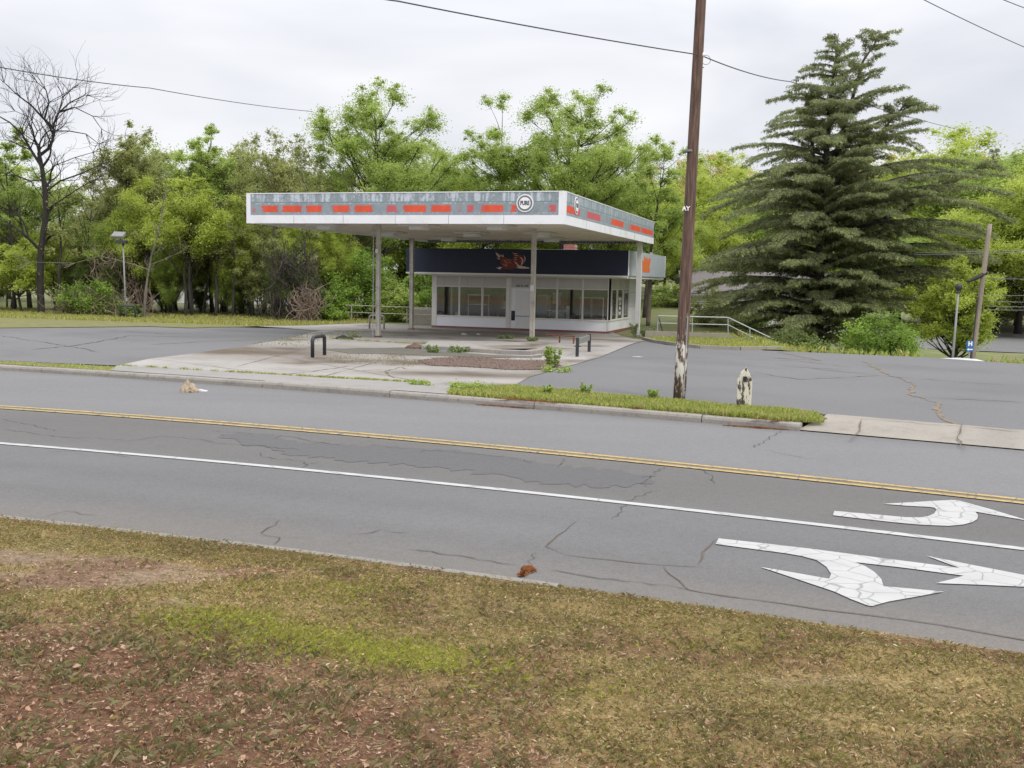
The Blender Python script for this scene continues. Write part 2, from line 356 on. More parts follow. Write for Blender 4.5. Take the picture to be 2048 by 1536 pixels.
# utility pole wood: brown creosote, peeling white paint near the ground
def polemat(name,zpaint,brown=((.048,.027,.020),(.165,.10,.074)),w=(.62,.6,.54)):
    m,t,p,o=newmat(name); p.inputs['Roughness'].default_value=.85
    c=t.nodes.new('ShaderNodeTexCoord'); c.name='TC'; mpn=t.nodes.new('ShaderNodeMapping'); mpn.inputs['Scale'].default_value=(1,1,.06); t.links.new(c.outputs['Object'],mpn.inputs[0])
    n=noise(t,28,5,.7,mpn.outputs[0]); col=ramp(t,n,[(.35,brown[0]),(.62,brown[1]),(.75,(.33,.22,.16))])
    mp3=t.nodes.new('ShaderNodeMapping'); mp3.inputs['Scale'].default_value=(1,1,.28); t.links.new(c.outputs['Object'],mp3.inputs[0])
    q=noise(t,11,5,.75,mp3.outputs[0]); se=t.nodes.new('ShaderNodeSeparateXYZ'); t.links.new(c.outputs['Object'],se.inputs[0])
    hz=math_(t,'MULTIPLY',math_(t,'ABSOLUTE',math_(t,'SUBTRACT',se.outputs[2],zpaint[0]),0),zpaint[1])
    f=ramp(t,math_(t,'SUBTRACT',q,hz),[(.44,0.),(.48,1.)])
    t.links.new(mixc(t,f,col,w),p.inputs['Base Color']); bump(t,p,n,.5,.01); return m
Mt['pole']=polemat('utility_pole_wood',(.75,.20))
Mt['stump']=polemat('stump_wood',(.55,.16),brown=((.03,.025,.02),(.10,.085,.07)),w=(.62,.58,.48))

# ---------------------------------------------------------------- ground sheets
ZR=-.12     # road surface
def fitline(pts,z=ZR):
    P=[onz(x,y,z) for x,y in pts]; X=np.array([p.x for p in P]); Y=np.array([p.y for p in P])
    co=np.polyfit(X,Y,2); x0,x1=X.min()-1,X.max()+1
    def f(x):
        x=np.asarray(x,float); xc=np.clip(x,x0,x1); d=2*co[0]*xc+co[1]
        return np.polyval(co,xc)+d*(x-xc)
    return f
near=fitline([(0,1034),(340,1072),(700,1116),(1030,1162),(1400,1215),(1700,1258),(2048,1308)])
farl=fitline([(0,741),(176,750),(453,769),(644,784),(847,800),(944,809),(1200,828),(1280,836),(1565,859),(1692,870),(2048,901)])
yell=fitline([(0,816),(320,836),(640,862),(888,884),(1140,910),(1400,937),(1621,961),(2048,1001)])
whit=fitline([(0,887),(400,922),(742,952),(1005,981),(1400,1023),(1615,1048),(1837,1074),(2048,1099)])
XS=np.concatenate([np.arange(-90,-30,6),np.arange(-30,30,.5),np.arange(30,91,6)])
def sheet(name,poly,mat,dz,grid=1.0,parent=None,zfun=zg,tonefn=None,kind='structure',extra_mats=None):
    """plan polygon draped on zfun; interior points every `grid` metres"""
    poly=[(float(p[0]),float(p[1])) for p in poly]
    # densify boundary
    B=[]
    for i in range(len(poly)):
        a=poly[i]; b=poly[(i+1)%len(poly)]; n=max(1,int(math.hypot(b[0]-a[0],b[1]-a[1])/(grid*1.5)))
        for k in range(n): B.append((a[0]+(b[0]-a[0])*k/n,a[1]+(b[1]-a[1])*k/n))
    n=len(B); P=np.array(B)
    x0,y0=P.min(0); x1,y1=P.max(0)
    gx,gy=np.meshgrid(np.arange(x0+grid*.5,x1,grid),np.arange(y0+grid*.5,y1,grid)); gx=gx.ravel(); gy=gy.ravel()
    ins=np.zeros(len(gx),bool); dmin=np.full(len(gx),1e9)
    for i in range(n):
        ax,ay=P[i]; bx,by=P[(i+1)%n]
        c=((ay>gy)!=(by>gy)); 
        with np.errstate(divide='ignore',invalid='ignore'): xi=(bx-ax)*(gy-ay)/(by-ay if by!=ay else 1e-9)+ax
        ins^=(c&(gx<xi)); 
        dmin=np.minimum(dmin,np.hypot(gx-ax,gy-ay))
    k=ins&(dmin>grid*.4)
    allv=[Vector(b) for b in B]+[Vector((a,b)) for a,b in zip(gx[k],gy[k])]
    r=delaunay_2d_cdt(allv,[(i,(i+1)%n) for i in range(n)],[],1,1e-5)
    vs=np.array([(v.x,v.y) for v in r[0]]); fs=np.array([f for f in r[2]],int)
    # orient up
    a=vs[fs[:,1]]-vs[fs[:,0]]; b=vs[fs[:,2]]-vs[fs[:,0]]; cr_=a[:,0]*b[:,1]-a[:,1]*b[:,0]; fs[cr_<0]=fs[cr_<0][:,::-1]
    z=(zfun(vs[:,0],vs[:,1]) if zfun else 0)+dz+np.zeros(len(vs))
    V=np.column_stack([vs,z])
    at_={}
    if tonefn is not None: at_['tone']=('POINT','FLOAT_COLOR',tonefn(vs[:,0],vs[:,1]))
    ob=np_mesh(name,V,fs,mat,parent,at_,smooth=True)
    if kind: ob['kind']=kind
    return ob
def strip(mb,path,w,z,zf=None,jit=0):
    """flat ribbon along XY path"""
    path=[Vector((p[0],p[1])) for p in path]; L_=[];R_=[]
    for i,p in enumerate(path):
        d=(path[min(i+1,len(path)-1)]-path[max(i-1,0)]).normalized(); n=Vector((-d.y,d.x)); ww=w*(1+random.uniform(-jit,jit)) if jit else w
        if jit and i in (0,len(path)-1): ww*=.2
        for lst,s in ((L_,.5),(R_,-.5)):
            q=p+n*ww*s; lst.append((q.x,q.y,(zf(q.x,q.y) if zf else 0)+z))
    n=len(path); mb.add(L_+R_,[(i,i+n,i+1+n,i+1) for i in range(n-1)])
def roadz(x,y): return ZR
# the one big ground sheet (dips under the paved sheets)
def bank_d(x,y): return near(x)-y
def ground_low(x,y):
    z=zg(x,y)-.06
    inr=(y<farl(x)+1.2)
    return np.where(inr,np.minimum(z,-.32),z)
gx=np.concatenate([-np.geomspace(900,62,14),np.arange(-60,60,1.5),np.geomspace(60,900,14)])
gy=np.concatenate([-np.geomspace(300,12,8),np.arange(-10,130,1.5),np.geomspace(131,1200,22)])
GX,GY=np.meshgrid(gx,gy); nx,ny=len(gx),len(gy)
V=np.column_stack([GX.ravel(),GY.ravel(),ground_low(GX.ravel(),GY.ravel())])
ii=np.arange((ny-1)*(nx-1)); r_=ii//(nx-1); c_=ii%(nx-1); b_=r_*nx+c_
ground=np_mesh('ground',V,np.column_stack([b_,b_+1,b_+1+nx,b_+nx]),Mt['soil'],smooth=True); ground['kind']='structure'
# road
roadpoly=[(x,near(x)-.12) for x in XS]+[(x,farl(x)+.05) for x in XS[::-1]]
def rtone(x,y):
    n=near(x); fr_=farl(x); d=(y-n); w=whit(x); ye=yell(x)
    b=.93+.14*fbm(x*.35,y,.8,3)
    dust=np.clip(1-d/1.6,0,1)*(.3+.9*fbm(x,y,.5,9))
    dust=np.clip(dust,0,1)
    wheel=np.exp(-((y-(n+.45*(w-n)-.55))/.28)**2)+np.exp(-((y-(n+.45*(w-n)+.75))/.28)**2)
    mid=np.where((y>w)&(y<ye),1.,0)*.0
    b=b*(1-.09*wheel)*(1+.22*sstep((y-ye)/.4))*(.95+.12*fbm(x*.15,y*2.2,1.0,14))
    fringe=np.exp(-((fr_-y)/.4)**2)*.12
    r=b*(1+.16*dust-fringe); g=b*(1+.06*dust-fringe*1.2); bl=b*(1-.06*dust-fringe*1.3)
    # lane between the white and yellow lines is browner and darker
    ml=sstep((y-w)/.3)*sstep((ye-y)/.3)
    r=r*(1-.10*ml); g=g*(1-.13*ml); bl=bl*(1-.17*ml)
    return np.column_stack([r,g,bl,np.ones_like(r)])
road=sheet('road',roadpoly,[Mt['road']],ZR,.45,zfun=None,tonefn=rtone)
# road repairs and cracks (surface pattern of the road)
def px_path(pts,z=ZR): return [(onz(x,y,z).x,onz(x,y,z).y) for x,y in pts]
def jag(path,amp,step=.12,seed=0):
    R_=random.Random(seed); o=[]
    for i in range(len(path)-1):
        a,b=Vector(path[i]),Vector(path[i+1]); n=max(1,int((b-a).length/step)); nrm=Vector((-(b-a).y,(b-a).x)).normalized() if (b-a).length>0 else Vector((0,1))
        for k in range(n): 
            q=a.lerp(b,k/n)+nrm*R_.uniform(-amp,amp)*(0 if (i==0 and k==0) else 1); o.append((q.x,q.y))
    o.append(tuple(path[-1])); return o
patch_px=[(440,870),(520,868),(600,884),(720,890),(830,898),(960,905),(1040,918),(1120,932),(1200,938),(1260,942),(1296,952),(1290,966),(1262,973),(1200,974),(1120,970),(1060,962),(980,950),(900,938),(800,930),(700,922),(600,912),(520,893),(460,880)]
ppoly=jag(px_path(patch_px)+[px_path(patch_px)[0]],.13,.10,5)[:-1]
sheet('asphalt_patch',ppoly,Mt['patch'],ZR+.004,.5,parent=road,zfun=None,kind=None)
random.seed(3)
mb=MB()
crk=[[(0,838),(60,850),(110,862)],[(400,882),(450,888),(520,893),(600,900)],[(420,862),(560,871),(680,892)],[(520,905),(524,914),(600,922),(612,930),(604,938)],[(612,928),(640,924)],[(740,890),(780,896),(860,900)],[(840,908),(850,900),(960,910),(1040,918),(1062,928)],[(1132,917),(1122,930),(1118,936)],
 [(1328,934),(1300,955),(1286,968),(1290,975)],[(1310,982),(1260,1000),(1245,1020),(1225,1040)],[(1398,936),(1420,950),(1430,968)],[(560,1040),(520,1068),(560,1076),(548,1090)],[(560,1076),(620,1078)],[(85,1036),(130,1024),(200,1032)],[(800,1098),(900,1110),(1000,1127),(1040,1132)],[(1075,1105),(1056,1130),(1040,1150)],[(1100,1140),(1200,1158),(1330,1170)],
 [(1560,862),(1535,880),(1500,897)],[(1530,900),(1600,915),(1680,922)],[(100,905),(180,900),(260,915)],[(230,885),(330,873),(430,882)],[(0,858),(120,874),(250,880)],[(700,1070),(760,1062),(820,1066)],[(640,1110),(760,1122),(900,1140)]]
for k,c in enumerate(crk): strip(mb,jag(px_path(c),.04,.10,k),.0085,ZR+.0085,jit=.6)
mb.cur=1
for k,c in enumerate([[(1155,1042),(1088,1094),(1130,1110)],[(1432,1078),(1408,1105),(1395,1130)],[(1325,1132),(1375,1180),(1400,1186)],[(1330,1170),(1400,1186),(1500,1200),(1640,1220),(1800,1240),(1960,1264),(2048,1280),(2300,1320)],[(1130,1110),(1300,1130),(1420,1135)]]):
    strip(mb,jag(px_path(c),.02,.2,k+50),.014,ZR+.0085,jit=.5)
mb.build('crack_seam',[Mt['crack'],Mt['seam']],road)
def along(f,off,x0=-90,x1=90,st=.5,z=ZR+.009,w=.1,gap=None):
    m_=MB(); xs=np.arange(x0,x1,st); path=[(x,float(f(x))+off) for x in xs]; strip(m_,path,w,z); return m_
tag(along(whit,0,w=.125).build('lane_line',Mt['white_line']),'solid white lane line running the length of the road','road marking')
e=empty('centre_line',(0,float(yell(0)),ZR),0,'double yellow centre line of worn paint along the middle of the road','road marking')
for off in (.13,-.13):
    o=along(yell,off,w=.105,z=ZR+.0125).build('stripe',Mt['yellow']); o.parent=e; o.matrix_parent_inverse=Matrix.Translation(e.location).inverted()
o=along(yell,0,w=.30,z=ZR+.0075).build('worn_film',Mt['faded']); o.parent=e; o.matrix_parent_inverse=Matrix.Translation(e.location).inverted()
def az(pts): return [(1400+x/3.16,960+y/3.16) for x,y in pts]
arr1=az([(848,200),(1000,213),(1170,228),(1300,240),(1390,241),(1440,234),(1480,216),(1494,194),(1484,180),(1450,175),(1300,167),(1155,155),(1300,147),(1450,138),(1590,130),(1640,135),(1850,193),(2085,264),(1900,232),(1740,205),(1757,228),(1752,252),(1720,272),(1660,287),(1570,295),(1400,288),(1280,278),(1170,266),(1000,247),(840,228)])
arr2=az([(118,374),(400,405),(700,440),(1200,505),(1640,562),(1430,484),(1750,548),(2048,606),(2543,702),(2048,681),(1760,668),(1485,658),(1580,636),(1665,611),(1300,562),(980,525),(1040,548),(1100,585),(1145,630),(1160,678),(1350,694),(1540,712),(1360,745),(1190,775),(1090,803),(1060,800),(950,758),(850,712),(600,628),(380,555),(600,592),(815,630),(828,600),(800,556),(740,514),(650,488),(550,470),(300,437),(98,410)])
for a,lb in ((arr1,'white painted arrow curving back left just below the yellow centre line'),(arr2,'large white painted arrow for ahead and right turn, nearest the kerb')):
    o=sheet('turn_arrow',px_path(a),Mt['arrow_paint'],ZR+.0095,.5,zfun=None,kind=None); tag(o,lb,'road marking','turn arrows painted on the road')
# far kerb: rounded concrete segments
def kerbseg(x0,x1,f,off0,h,w,mat,name,gap=3.05,R_=random.Random(4)):
    x=x0; mbk=MB(); 
    prof=[(0,-.25),(0,h*.55),(.02,h*.85),(.06,h),(w-.03,h),(w,h-.02),(w,-.25)]
    while x<x1:
        xe=min(x+gap,x1); xs=np.linspace(x+.008,xe-.008,6); dz=R_.uniform(-.012,.012); dy=R_.uniform(-.015,.015)
        ring=[]
        for xx in xs:
            y=float(f(xx)); d=float(f(xx+.1)-f(xx-.1))/.2; n=Vector((-d,1)).normalized()
            ring.append([(xx+n.x*(a+off0+dy),y+n.y*(a+off0+dy),ZR+b+dz) for a,b in prof])
        k=len(prof); vs=[q for r in ring for q in r]; fs=[]
        for i in range(len(xs)-1):
            for j in range(k-1): fs.append((i*k+j,(i+1)*k+j,(i+1)*k+j+1,i*k+j+1))
        fs+=[tuple(range(k)),tuple(range((len(xs)-1)*k+k-1,(len(xs)-1)*k-1,-1))]
        mbk.add(vs,fs); x=xe
    o=mbk.build(name,mat,smooth=False); o['kind']='structure'; return o
def X_at(px,py,z=ZR): return onz(px,py,z).x
kx_end=X_at(1600,862)
kerbseg(-88,kx_end,farl,0,.135,.2,Mt['kerb'],'kerb')
kerbseg(-88,88,near,-.09,.028,.085,Mt['nkerb'],'near_kerb')
# far verge (soil strip + grass) and sidewalk/apron
farb=lambda x,o: (x,float(farl(x))+o)
xv0=X_at(885,795); xv1=X_at(1655,850)
def pl(pts,z=0): return [(ong(x,y).x,ong(x,y).y) for x,y in pts]
def kerbback(xa,xb,n=12,o=.195): return [farb(x,o) for x in np.linspace(xa,xb,n)]
verge=sheet('verge_soil',kerbback(xv0,kx_end-.1,30)+pl([(1655,838),(1632,826),(1500,815),(1345,802),(1200,790),(1022,776),(930,776)]),Mt['verge'],.012,.6)
xl0=X_at(240,754)
vergeL=sheet('verge_soil',kerbback(-88,xl0,60)+pl([(234,734),(120,728),(0,722)])+[(-40,float(farl(-40))+2.4),(-88,float(farl(-88))+3.0)],Mt['verge'],.012,.8)
walk=sheet('sidewalk',kerbback(xl0-.3,xv0+.9,30)+pl([(950,779),(929,777),(826,766.5),(640,756),(400,743),(234,732)]),Mt['walk'],.022,.6)
# concrete apron + canopy slab
def ctone(x,y):
    n=fbm(x,y,.35,21); d=.84+.3*n
    cx=(onz(700,700,0)); 
    # dirty brown band across the apron where silt gathers
    def blob(px,py,rx,ry,am):
        q=ong(px,py); return am*np.exp(-(((x-q.x)/rx)**2+((y-q.y)/ry)**2))
    k=blob(560,700,3.4,2.2,.55)+blob(690,722,3.2,1.4,.5)+blob(480,706,2.5,1.0,.5)+blob(1090,735,2.5,1.6,.45)+blob(1010,752,2.8,.8,.55)+blob(880,748,2,.7,.3)+blob(1130,700,1.6,1.6,.2)+blob(760,640,6,3,.1)
    k=k+.42*sstep((.304*x+.952*y-38.5)/2)*np.exp(-((x+2)/6.5)**2)+.5*sstep((fbm(x,y,.7,33)-.60)/.1)
    k=np.clip(k*(.5+1.0*fbm(x,y,1.1,31)),0,.72)
    r=d*(1-k*.92); g=d*(1-k*1.02); b=d*(1-k*1.12)
    return np.clip(np.column_stack([r,g,b,np.ones_like(r)]),.1,1.4)
apron_pts=[(234,732),(300,718),(380,708),(462,697),(540,684),(600,672),(640,662),(560,656),(500,652)]
apron_poly=pl(apron_pts)+[(-20.5,64),(-8,60),(0,57),(5.4,55)]+pl([(1293,682),(1200,715),(1122,737),(1058,755),(1022,775),(929,776),(826,766),(640,755.5),(400,742.5)])
apron=sheet('concrete_apron',apron_poly,Mt['conc'],.012,.5,tonefn=ctone)
# joints in the apron
mb=MB(); random.seed(9)
for a,b in (((234,732),(1022,776)),((300,718),(560,751)),((462,697),(860,768)),((620,676),(1060,700)),((470,735),(640,690)),((640,756),(842,700)),((700,745),(780,738)),((654,677),(854,690))):
    p0,p1=ong(*a),ong(*b); strip(mb,jag([(p0.x,p0.y),(p1.x,p1.y)],.02,.4,3),.02,.019,zgf,jit=.5)
for c in ([(790,757),(770,745),(800,735),(818,740)],[(560,752),(640,742),(700,733)]): strip(mb,jag(pl(c),.05,.2,5),.03,.019,zgf,jit=.5)
mb.build('joint_seam',Mt['seam'],apron)
# asphalt lots
def ltone(x,y):
    b=.9+.22*fbm(x,y,.25,40)-.10*sstep((fbm(x,y,.6,44)-.55)/.1)
    q=ong(2030,780); b=b-.18*np.exp(-(((x-q.x)/2.2)**2+((y-q.y)/2.2)**2))
    q=ong(470,672); b=b-.22*np.exp(-(((x-q.x)/4)**2+((y-q.y)/2)**2))
    return np.column_stack([b,b,b*1.01,np.ones_like(b)])
lotL=sheet('asphalt_lot',pl([(234,731.5),(120,727),(0,721.5)])+[(-40,float(farl(-40))+2.3),(-60,float(farl(-60))+2.8),(-75,64),(-50,62.5)]+pl([(0,657),(120,656),(300,654),(380,657),(480,655),(560,657),(636,662),(600,672),(540,684),(462,697),(380,708),(300,718)]),Mt['lot'],.008,.9,tonefn=ltone)
cre=[(9.6,38.4),(14.3,34.6),(16.7,32.5),(22,29.2),(60,8.3),(88,-18)]
lot_right_edge=pl([(1330,690),(1400,697),(1480,700),(1545,702)])
lotR=sheet('asphalt_lot',pl([(1022,775.5),(1058,755.5),(1122,737.5),(1200,715.5),(1293,682.5)])+lot_right_edge+cre[1:]+[(88,-20)]+[(x,float(farl(x))+1.95) for x in (60,40,25,14)]+pl([(2048,862),(1692,833),(1655,831),(1632,826),(1500,814.5),(1345,801.5),(1200,789.5)]),Mt['lot'],.008,.9,tonefn=ltone)
mb=MB(); random.seed(5)
for k,c in enumerate([[(1555,704),(1640,722),(1540,716)],[(1725,722),(1780,752),(1830,768)],[(1826,768),(1822,790),(1870,806),(1890,840),(1930,860)],[(1600,735),(1760,752),(1960,768),(2048,772)],[(1560,734),(1700,740)],[(1500,745),(1600,760),(1760,752)],[(1840,795),(2048,806)],[(1480,718),(1600,723),(1700,735)]]):
    mb.cur=1 if k<3 else 0
    strip(mb,jag(pl(c),.07,.25,k+9),.08 if k<3 else .025,.016,zgf,jit=.7)
for k,c in enumerate([[(60,700),(150,692),(260,672),(420,676)],[(0,672),(120,690),(200,705)],[(300,690),(430,683),(520,680)],[(200,660),(330,668),(480,664)]]):
    mb.cur=0; strip(mb,jag(pl(c),.08,.3,k+70),.04,.016,zgf,jit=.6)
Mt['sandseam']=simple('sandy_crack_fill',(.20,.155,.105),.95,var=.3,sc=5,bmp=0)
mb.build('crack_seam',[Mt['crack'],Mt['sandseam']],lotR)
# concrete driveway apron on the right
drv=sheet('driveway_apron',[(x,float(farl(x))+.03) for x in np.linspace(kx_end-.02,88,40)]+[(88,float(farl(88))+1.95),(60,float(farl(60))+1.95),(25,float(farl(25))+1.95)]+pl([(2048,864),(1692,834.5),(1655,832)]),Mt['conc2'],.0,.7,zfun=lambda x,y: ZR+.02+.14*sstep((y-farl(x))/1.6))
mb=MB(); random.seed(11)
for c in ([(1722,843),(1718,858),(1700,872)],[(1925,852),(1918,868),(1930,893)],[(1655,834),(1700,838),(2048,867)]): strip(mb,jag(pl(c),.03,.2,3),.018,.03,lambda x,y: ZR+.02+.14*float(sstep((y-farl(x))/1.6)),jit=.6)
mb.build('joint_seam',Mt['seam'],drv)
# grass strips (soil sheets): behind the left lot and right of the building
stripL=sheet('grass_strip',[(-75,64.5),(-50,62.8)]+pl([(0,656.5),(120,655.5),(300,653.5),(380,656.5),(480,654.5),(560,652),(640,650)])+[(-8,62),(-9,68),(-24,72),(-80,74)],Mt['verge'],.02,1.2)
grassR=sheet('grass_strip',pl([(1293,681),(1330,689.5),(1400,696),(1480,699),(1545,701),(1600,702)])+[(10.2,39.5),(11.2,48),(11.9,54.6),(8.2,54.6),(7.4,53)],Mt['verge'],.03,.8)
# kerb round that grass
mb=MB()
kp=pl([(1287,680),(1310,686),(1345,691),(1400,697.5),(1480,700.5),(1530,700),(1562,699)])
for i in range(len(kp)-1):
    a=Vector((*kp[i],0)); b=Vector((*kp[i+1],0)); d=(b-a).normalized(); nn=Vector((-d.y,d.x,0))
    for q in range(1):
        v=[a-nn*.07,b-nn*.07,b+nn*.07,a+nn*.07]; z=[zgf(p_.x,p_.y) for p_ in v]
        mb.add([(p_.x,p_.y,zz-.1) for p_,zz in zip(v,z)]+[(p_.x,p_.y,zz+.13) for p_,zz in zip(v,z)],[(0,1,5,4),(1,2,6,5),(2,3,7,6),(3,0,4,7),(4,5,6,7)])
tag(mb.build('lot_kerb',Mt['conc2']),kind='structure')

# ---------------------------------------------------------------- near bank (foreground)
def pxz(px,py,z=0): q=onz(px,py,z); return q.x,q.y
def bankz(x,y):
    d=np.maximum(near(x)-y-.1,0)
    return ZR+.02+.42*sstep(d/6.5)+.10*sstep(d/.8)+(fbm(x,y,.8,61)-.5)*.16*sstep(d/.7)+(fbm(x,y,4,65)-.5)*.05*sstep(d/.3)
def ell(x,y,px,py,rx,ry,z=.15):
    cx,cy=pxz(px,py,z); return np.exp(-(((x-cx)/rx)**2+((y-cy)/ry)**2))
def zones(x,y):
    n=fbm(x,y,.9,71); m_=fbm(x,y,3.5,75)
    green=np.clip(.8*ell(x,y,450,1250,.48,.36)+.8*ell(x,y,620,1285,.55,.36)+.75*ell(x,y,790,1310,.55,.30)+.45*ell(x,y,960,1330,.4,.3)+.35*ell(x,y,1180,1370,.3,.2)+.3*ell(x,y,650,1160,.7,.35)+.3*ell(x,y,1450,1260,.8,.25),0,1)*(.6+.8*m_)
    bare=np.clip(ell(x,y,150,1150,1.0,.35)+ell(x,y,360,1120,.7,.3)+.9*ell(x,y,60,1095,.9,.3)+.5*ell(x,y,300,1215,.5,.2)+.45*ell(x,y,1640,1330,.7,.12)+.3*ell(x,y,1250,1400,.4,.12),0,1)*(.5+1.*m_)
    d=near(x)-y
    # dark leaf-strewn slope towards the bottom
    wd=2.55+.2*np.sin(x*1.2)+1.5*(n-.5)+.0+.35*np.exp(-(x/1.6)**2)-.1-.32*np.maximum(x-.6,0)
    bp=.55*sstep((fbm(x,y,1.5,83)-.53)/.10)
    dark=sstep((d-wd+.5*(m_-.5)*2)/1.3)
    dark=np.maximum(dark,bp); edge=np.exp(-((d-.35)/.3)**2)*.6
    return green,bare,dark,edge,n,m_
def bankcol(x,y):
    g,b,dk,ed,n,m_=zones(x,y)
    c=np.array([.33,.245,.11])[None]*(.75+.5*n[:,None])
    def mixto(c,f,t_): f=np.clip(f,0,1)[:,None]; return c*(1-f)+np.array(t_)[None]*f
    c=mixto(c,.5*sstep((m_-.45)/.2),(.15,.15,.05))
    c=mixto(c,ed,(.15,.09,.045))
    c=mixto(c,sstep((b-.2)/.6)*.75,(.29,.21,.165))
    c=mixto(c,.7*sstep((g-.1)/.7),(.27,.28,.05))
    c=mixto(c,dk*.9,(.18,.095,.062))
    return np.column_stack([c,np.ones(len(c))])
m,t,p,o=newmat('bank_soil'); p.inputs['Roughness'].default_value=.95; p.inputs['Specular IOR Level'].default_value=.15
f1=noise(t,30,5,.8); f2=noise(t,9,5,.7); col=mixc(t,1.0,attr(t,'tone'),ramp(t,f1,[(.3,(.45,.43,.42)),(.5,(.95,.95,.95)),(.72,(1.6,1.5,1.4))]),'MULTIPLY')
col=mixc(t,1.0,col,ramp(t,f2,[(.35,(.7,.66,.64)),(.65,(1.2,1.2,1.2))]),'MULTIPLY')
t.links.new(col,p.inputs['Base Color']); bump(t,p,f1,.8,.03); Mt['bank']=m
xs=np.arange(-13,12,.07); vs_=np.concatenate([np.linspace(0,8.5,122)])
XX,DD=np.meshgrid(xs,vs_); YY=near(XX)-.02-DD; xf=XX.ravel(); yf=YY.ravel()
V=np.column_stack([xf,yf,bankz(xf,yf)]); nx=len(xs); ny=len(vs_); ii=np.arange((ny-1)*(nx-1)); r_=ii//(nx-1); c_=ii%(nx-1); b_=r_*nx+c_
bank=np_mesh('bank_ground',V,np.column_stack([b_,b_+nx,b_+1+nx,b_+1]),Mt['bank'],attrs={'tone':('POINT','FLOAT_COLOR',bankcol(xf,yf))},smooth=True); bank['kind']='structure'
for sx in (-1,1):   # the bank carries on beyond the frame
    xe=(-13,-90) if sx<0 else (12-.07,90); xs=np.linspace(xe[0],xe[1],40); XX,DD=np.meshgrid(xs,np.linspace(0,8.5,12)); YY=near(XX)-.02-DD; xf=XX.ravel(); yf=YY.ravel()
    V=np.column_stack([xf,yf,bankz(xf,yf)]); nx=40; ii=np.arange(11*39); r_=ii//39; c_=ii%39; b_=r_*nx+c_
    np_mesh('bank_ground',V,np.column_stack([b_,b_+nx,b_+1+nx,b_+1]) if sx>0 else np.column_stack([b_,b_+1,b_+1+nx,b_+nx]),Mt['bank'],attrs={'tone':('POINT','FLOAT_COLOR',bankcol(xf,yf))},smooth=True)['kind']='structure'
# blades / leaves as colour-attributed tiny faces
m,t,p,o=newmat('grass_blades'); p.inputs['Roughness'].default_value=.7; p.inputs['Specular IOR Level'].default_value=.2; t.links.new(attr(t,'tone'),p.inputs['Base Color'])
tr=t.nodes.new('ShaderNodeBsdfTranslucent'); t.links.new(attr(t,'tone'),tr.inputs[0]); ms=t.nodes.new('ShaderNodeMixShader'); ms.inputs[0].default_value=.3
t.links.new(p.outputs[0],ms.inputs[1]); t.links.new(tr.outputs[0],ms.inputs[2]); t.links.new(ms.outputs[0],o.inputs[0]); Mt['blade']=m
def blades(name,x,y,z,h,w,col,lean=.6,label=None,cat='grass',seed=1,kind='stuff'):
    r=np.random.RandomState(seed); n=len(x); a=r.rand(n)*2*PI; le=r.rand(n)*lean; b=r.rand(n)*2*PI
    dx=np.cos(a)*w/2; dy=np.sin(a)*w/2
    mx_=np.cos(b)*le*h; my=np.sin(b)*le*h
    p0=np.column_stack([x-dx,y-dy,z]); p1=np.column_stack([x+dx,y+dy,z])
    p2=np.column_stack([x+dx*.7+mx_*.4,y+dy*.7+my*.4,z+h*.6]); p3=np.column_stack([x+mx_,y+my,z+h*(1-.3*le)])
    V=np.stack([p0,p1,p2,p3],1).reshape(-1,3); F=np.arange(4*n).reshape(n,4)
    c=np.repeat(np.column_stack([col,np.ones(n)]),4,0)
    o=np_mesh(name,V,F,Mt['blade'],attrs={'tone':('POINT','FLOAT_COLOR',c)})
    o['kind']=kind
    if label: tag(o,label,cat)
    return o
r=np.random.RandomState(11)
n=520000; x=r.uniform(-7.5,6.0,n); d=r.rand(n)**1.0*7.0; 
y=near(x)-.05-d; keep=(y>3.2)&(np.abs(x)<y*.62+.8)
x=x[keep]; y=y[keep]; g,b,dk,ed,nn_,m_=zones(x,y); cl_=fbm(x,y,6,90); cl2=fbm(x,y,2.2,95)
pk=np.clip(.45+1.2*(cl2-.35)+.5*g-1.1*b+dk*(2.6*cl_-1.75),.05,1); keep=r.rand(len(x))<pk
x,y,g,b,dk,cl_,cl2=[q[keep] for q in (x,y,g,b,dk,cl_,cl2)]; n=len(x)
base=np.array([[.31,.245,.09],[.24,.235,.07],[.38,.30,.14],[.25,.16,.08],[.19,.20,.06]])
pi_=r.choice(5,n,p=[.3,.24,.18,.14,.14]); col=base[pi_]*r.uniform(.6,1.25,(n,1))
gm=(r.rand(n)<np.clip(g*1.1,0,.75))[:,None]; col=np.where(gm,np.array([.33,.35,.055])*r.uniform(.7,1.25,(n,1)),col)
dm=(r.rand(n)<dk*.85)[:,None]; pal=np.array([[.15,.155,.06],[.25,.24,.12],[.24,.14,.08],[.32,.25,.15]]); col=np.where(dm,pal[r.choice(4,n,p=[.35,.25,.2,.2])]*r.uniform(.6,1.3,(n,1)),col)
blades('grass_bank',x,y,bankz(x,y)-.004,r.uniform(.014,.042,n)*(1+.6*dk),r.uniform(.0022,.0045,n)*(1-.35*dk),col,1.4,'short patchy green and straw grass covering the near roadside bank',seed=2)
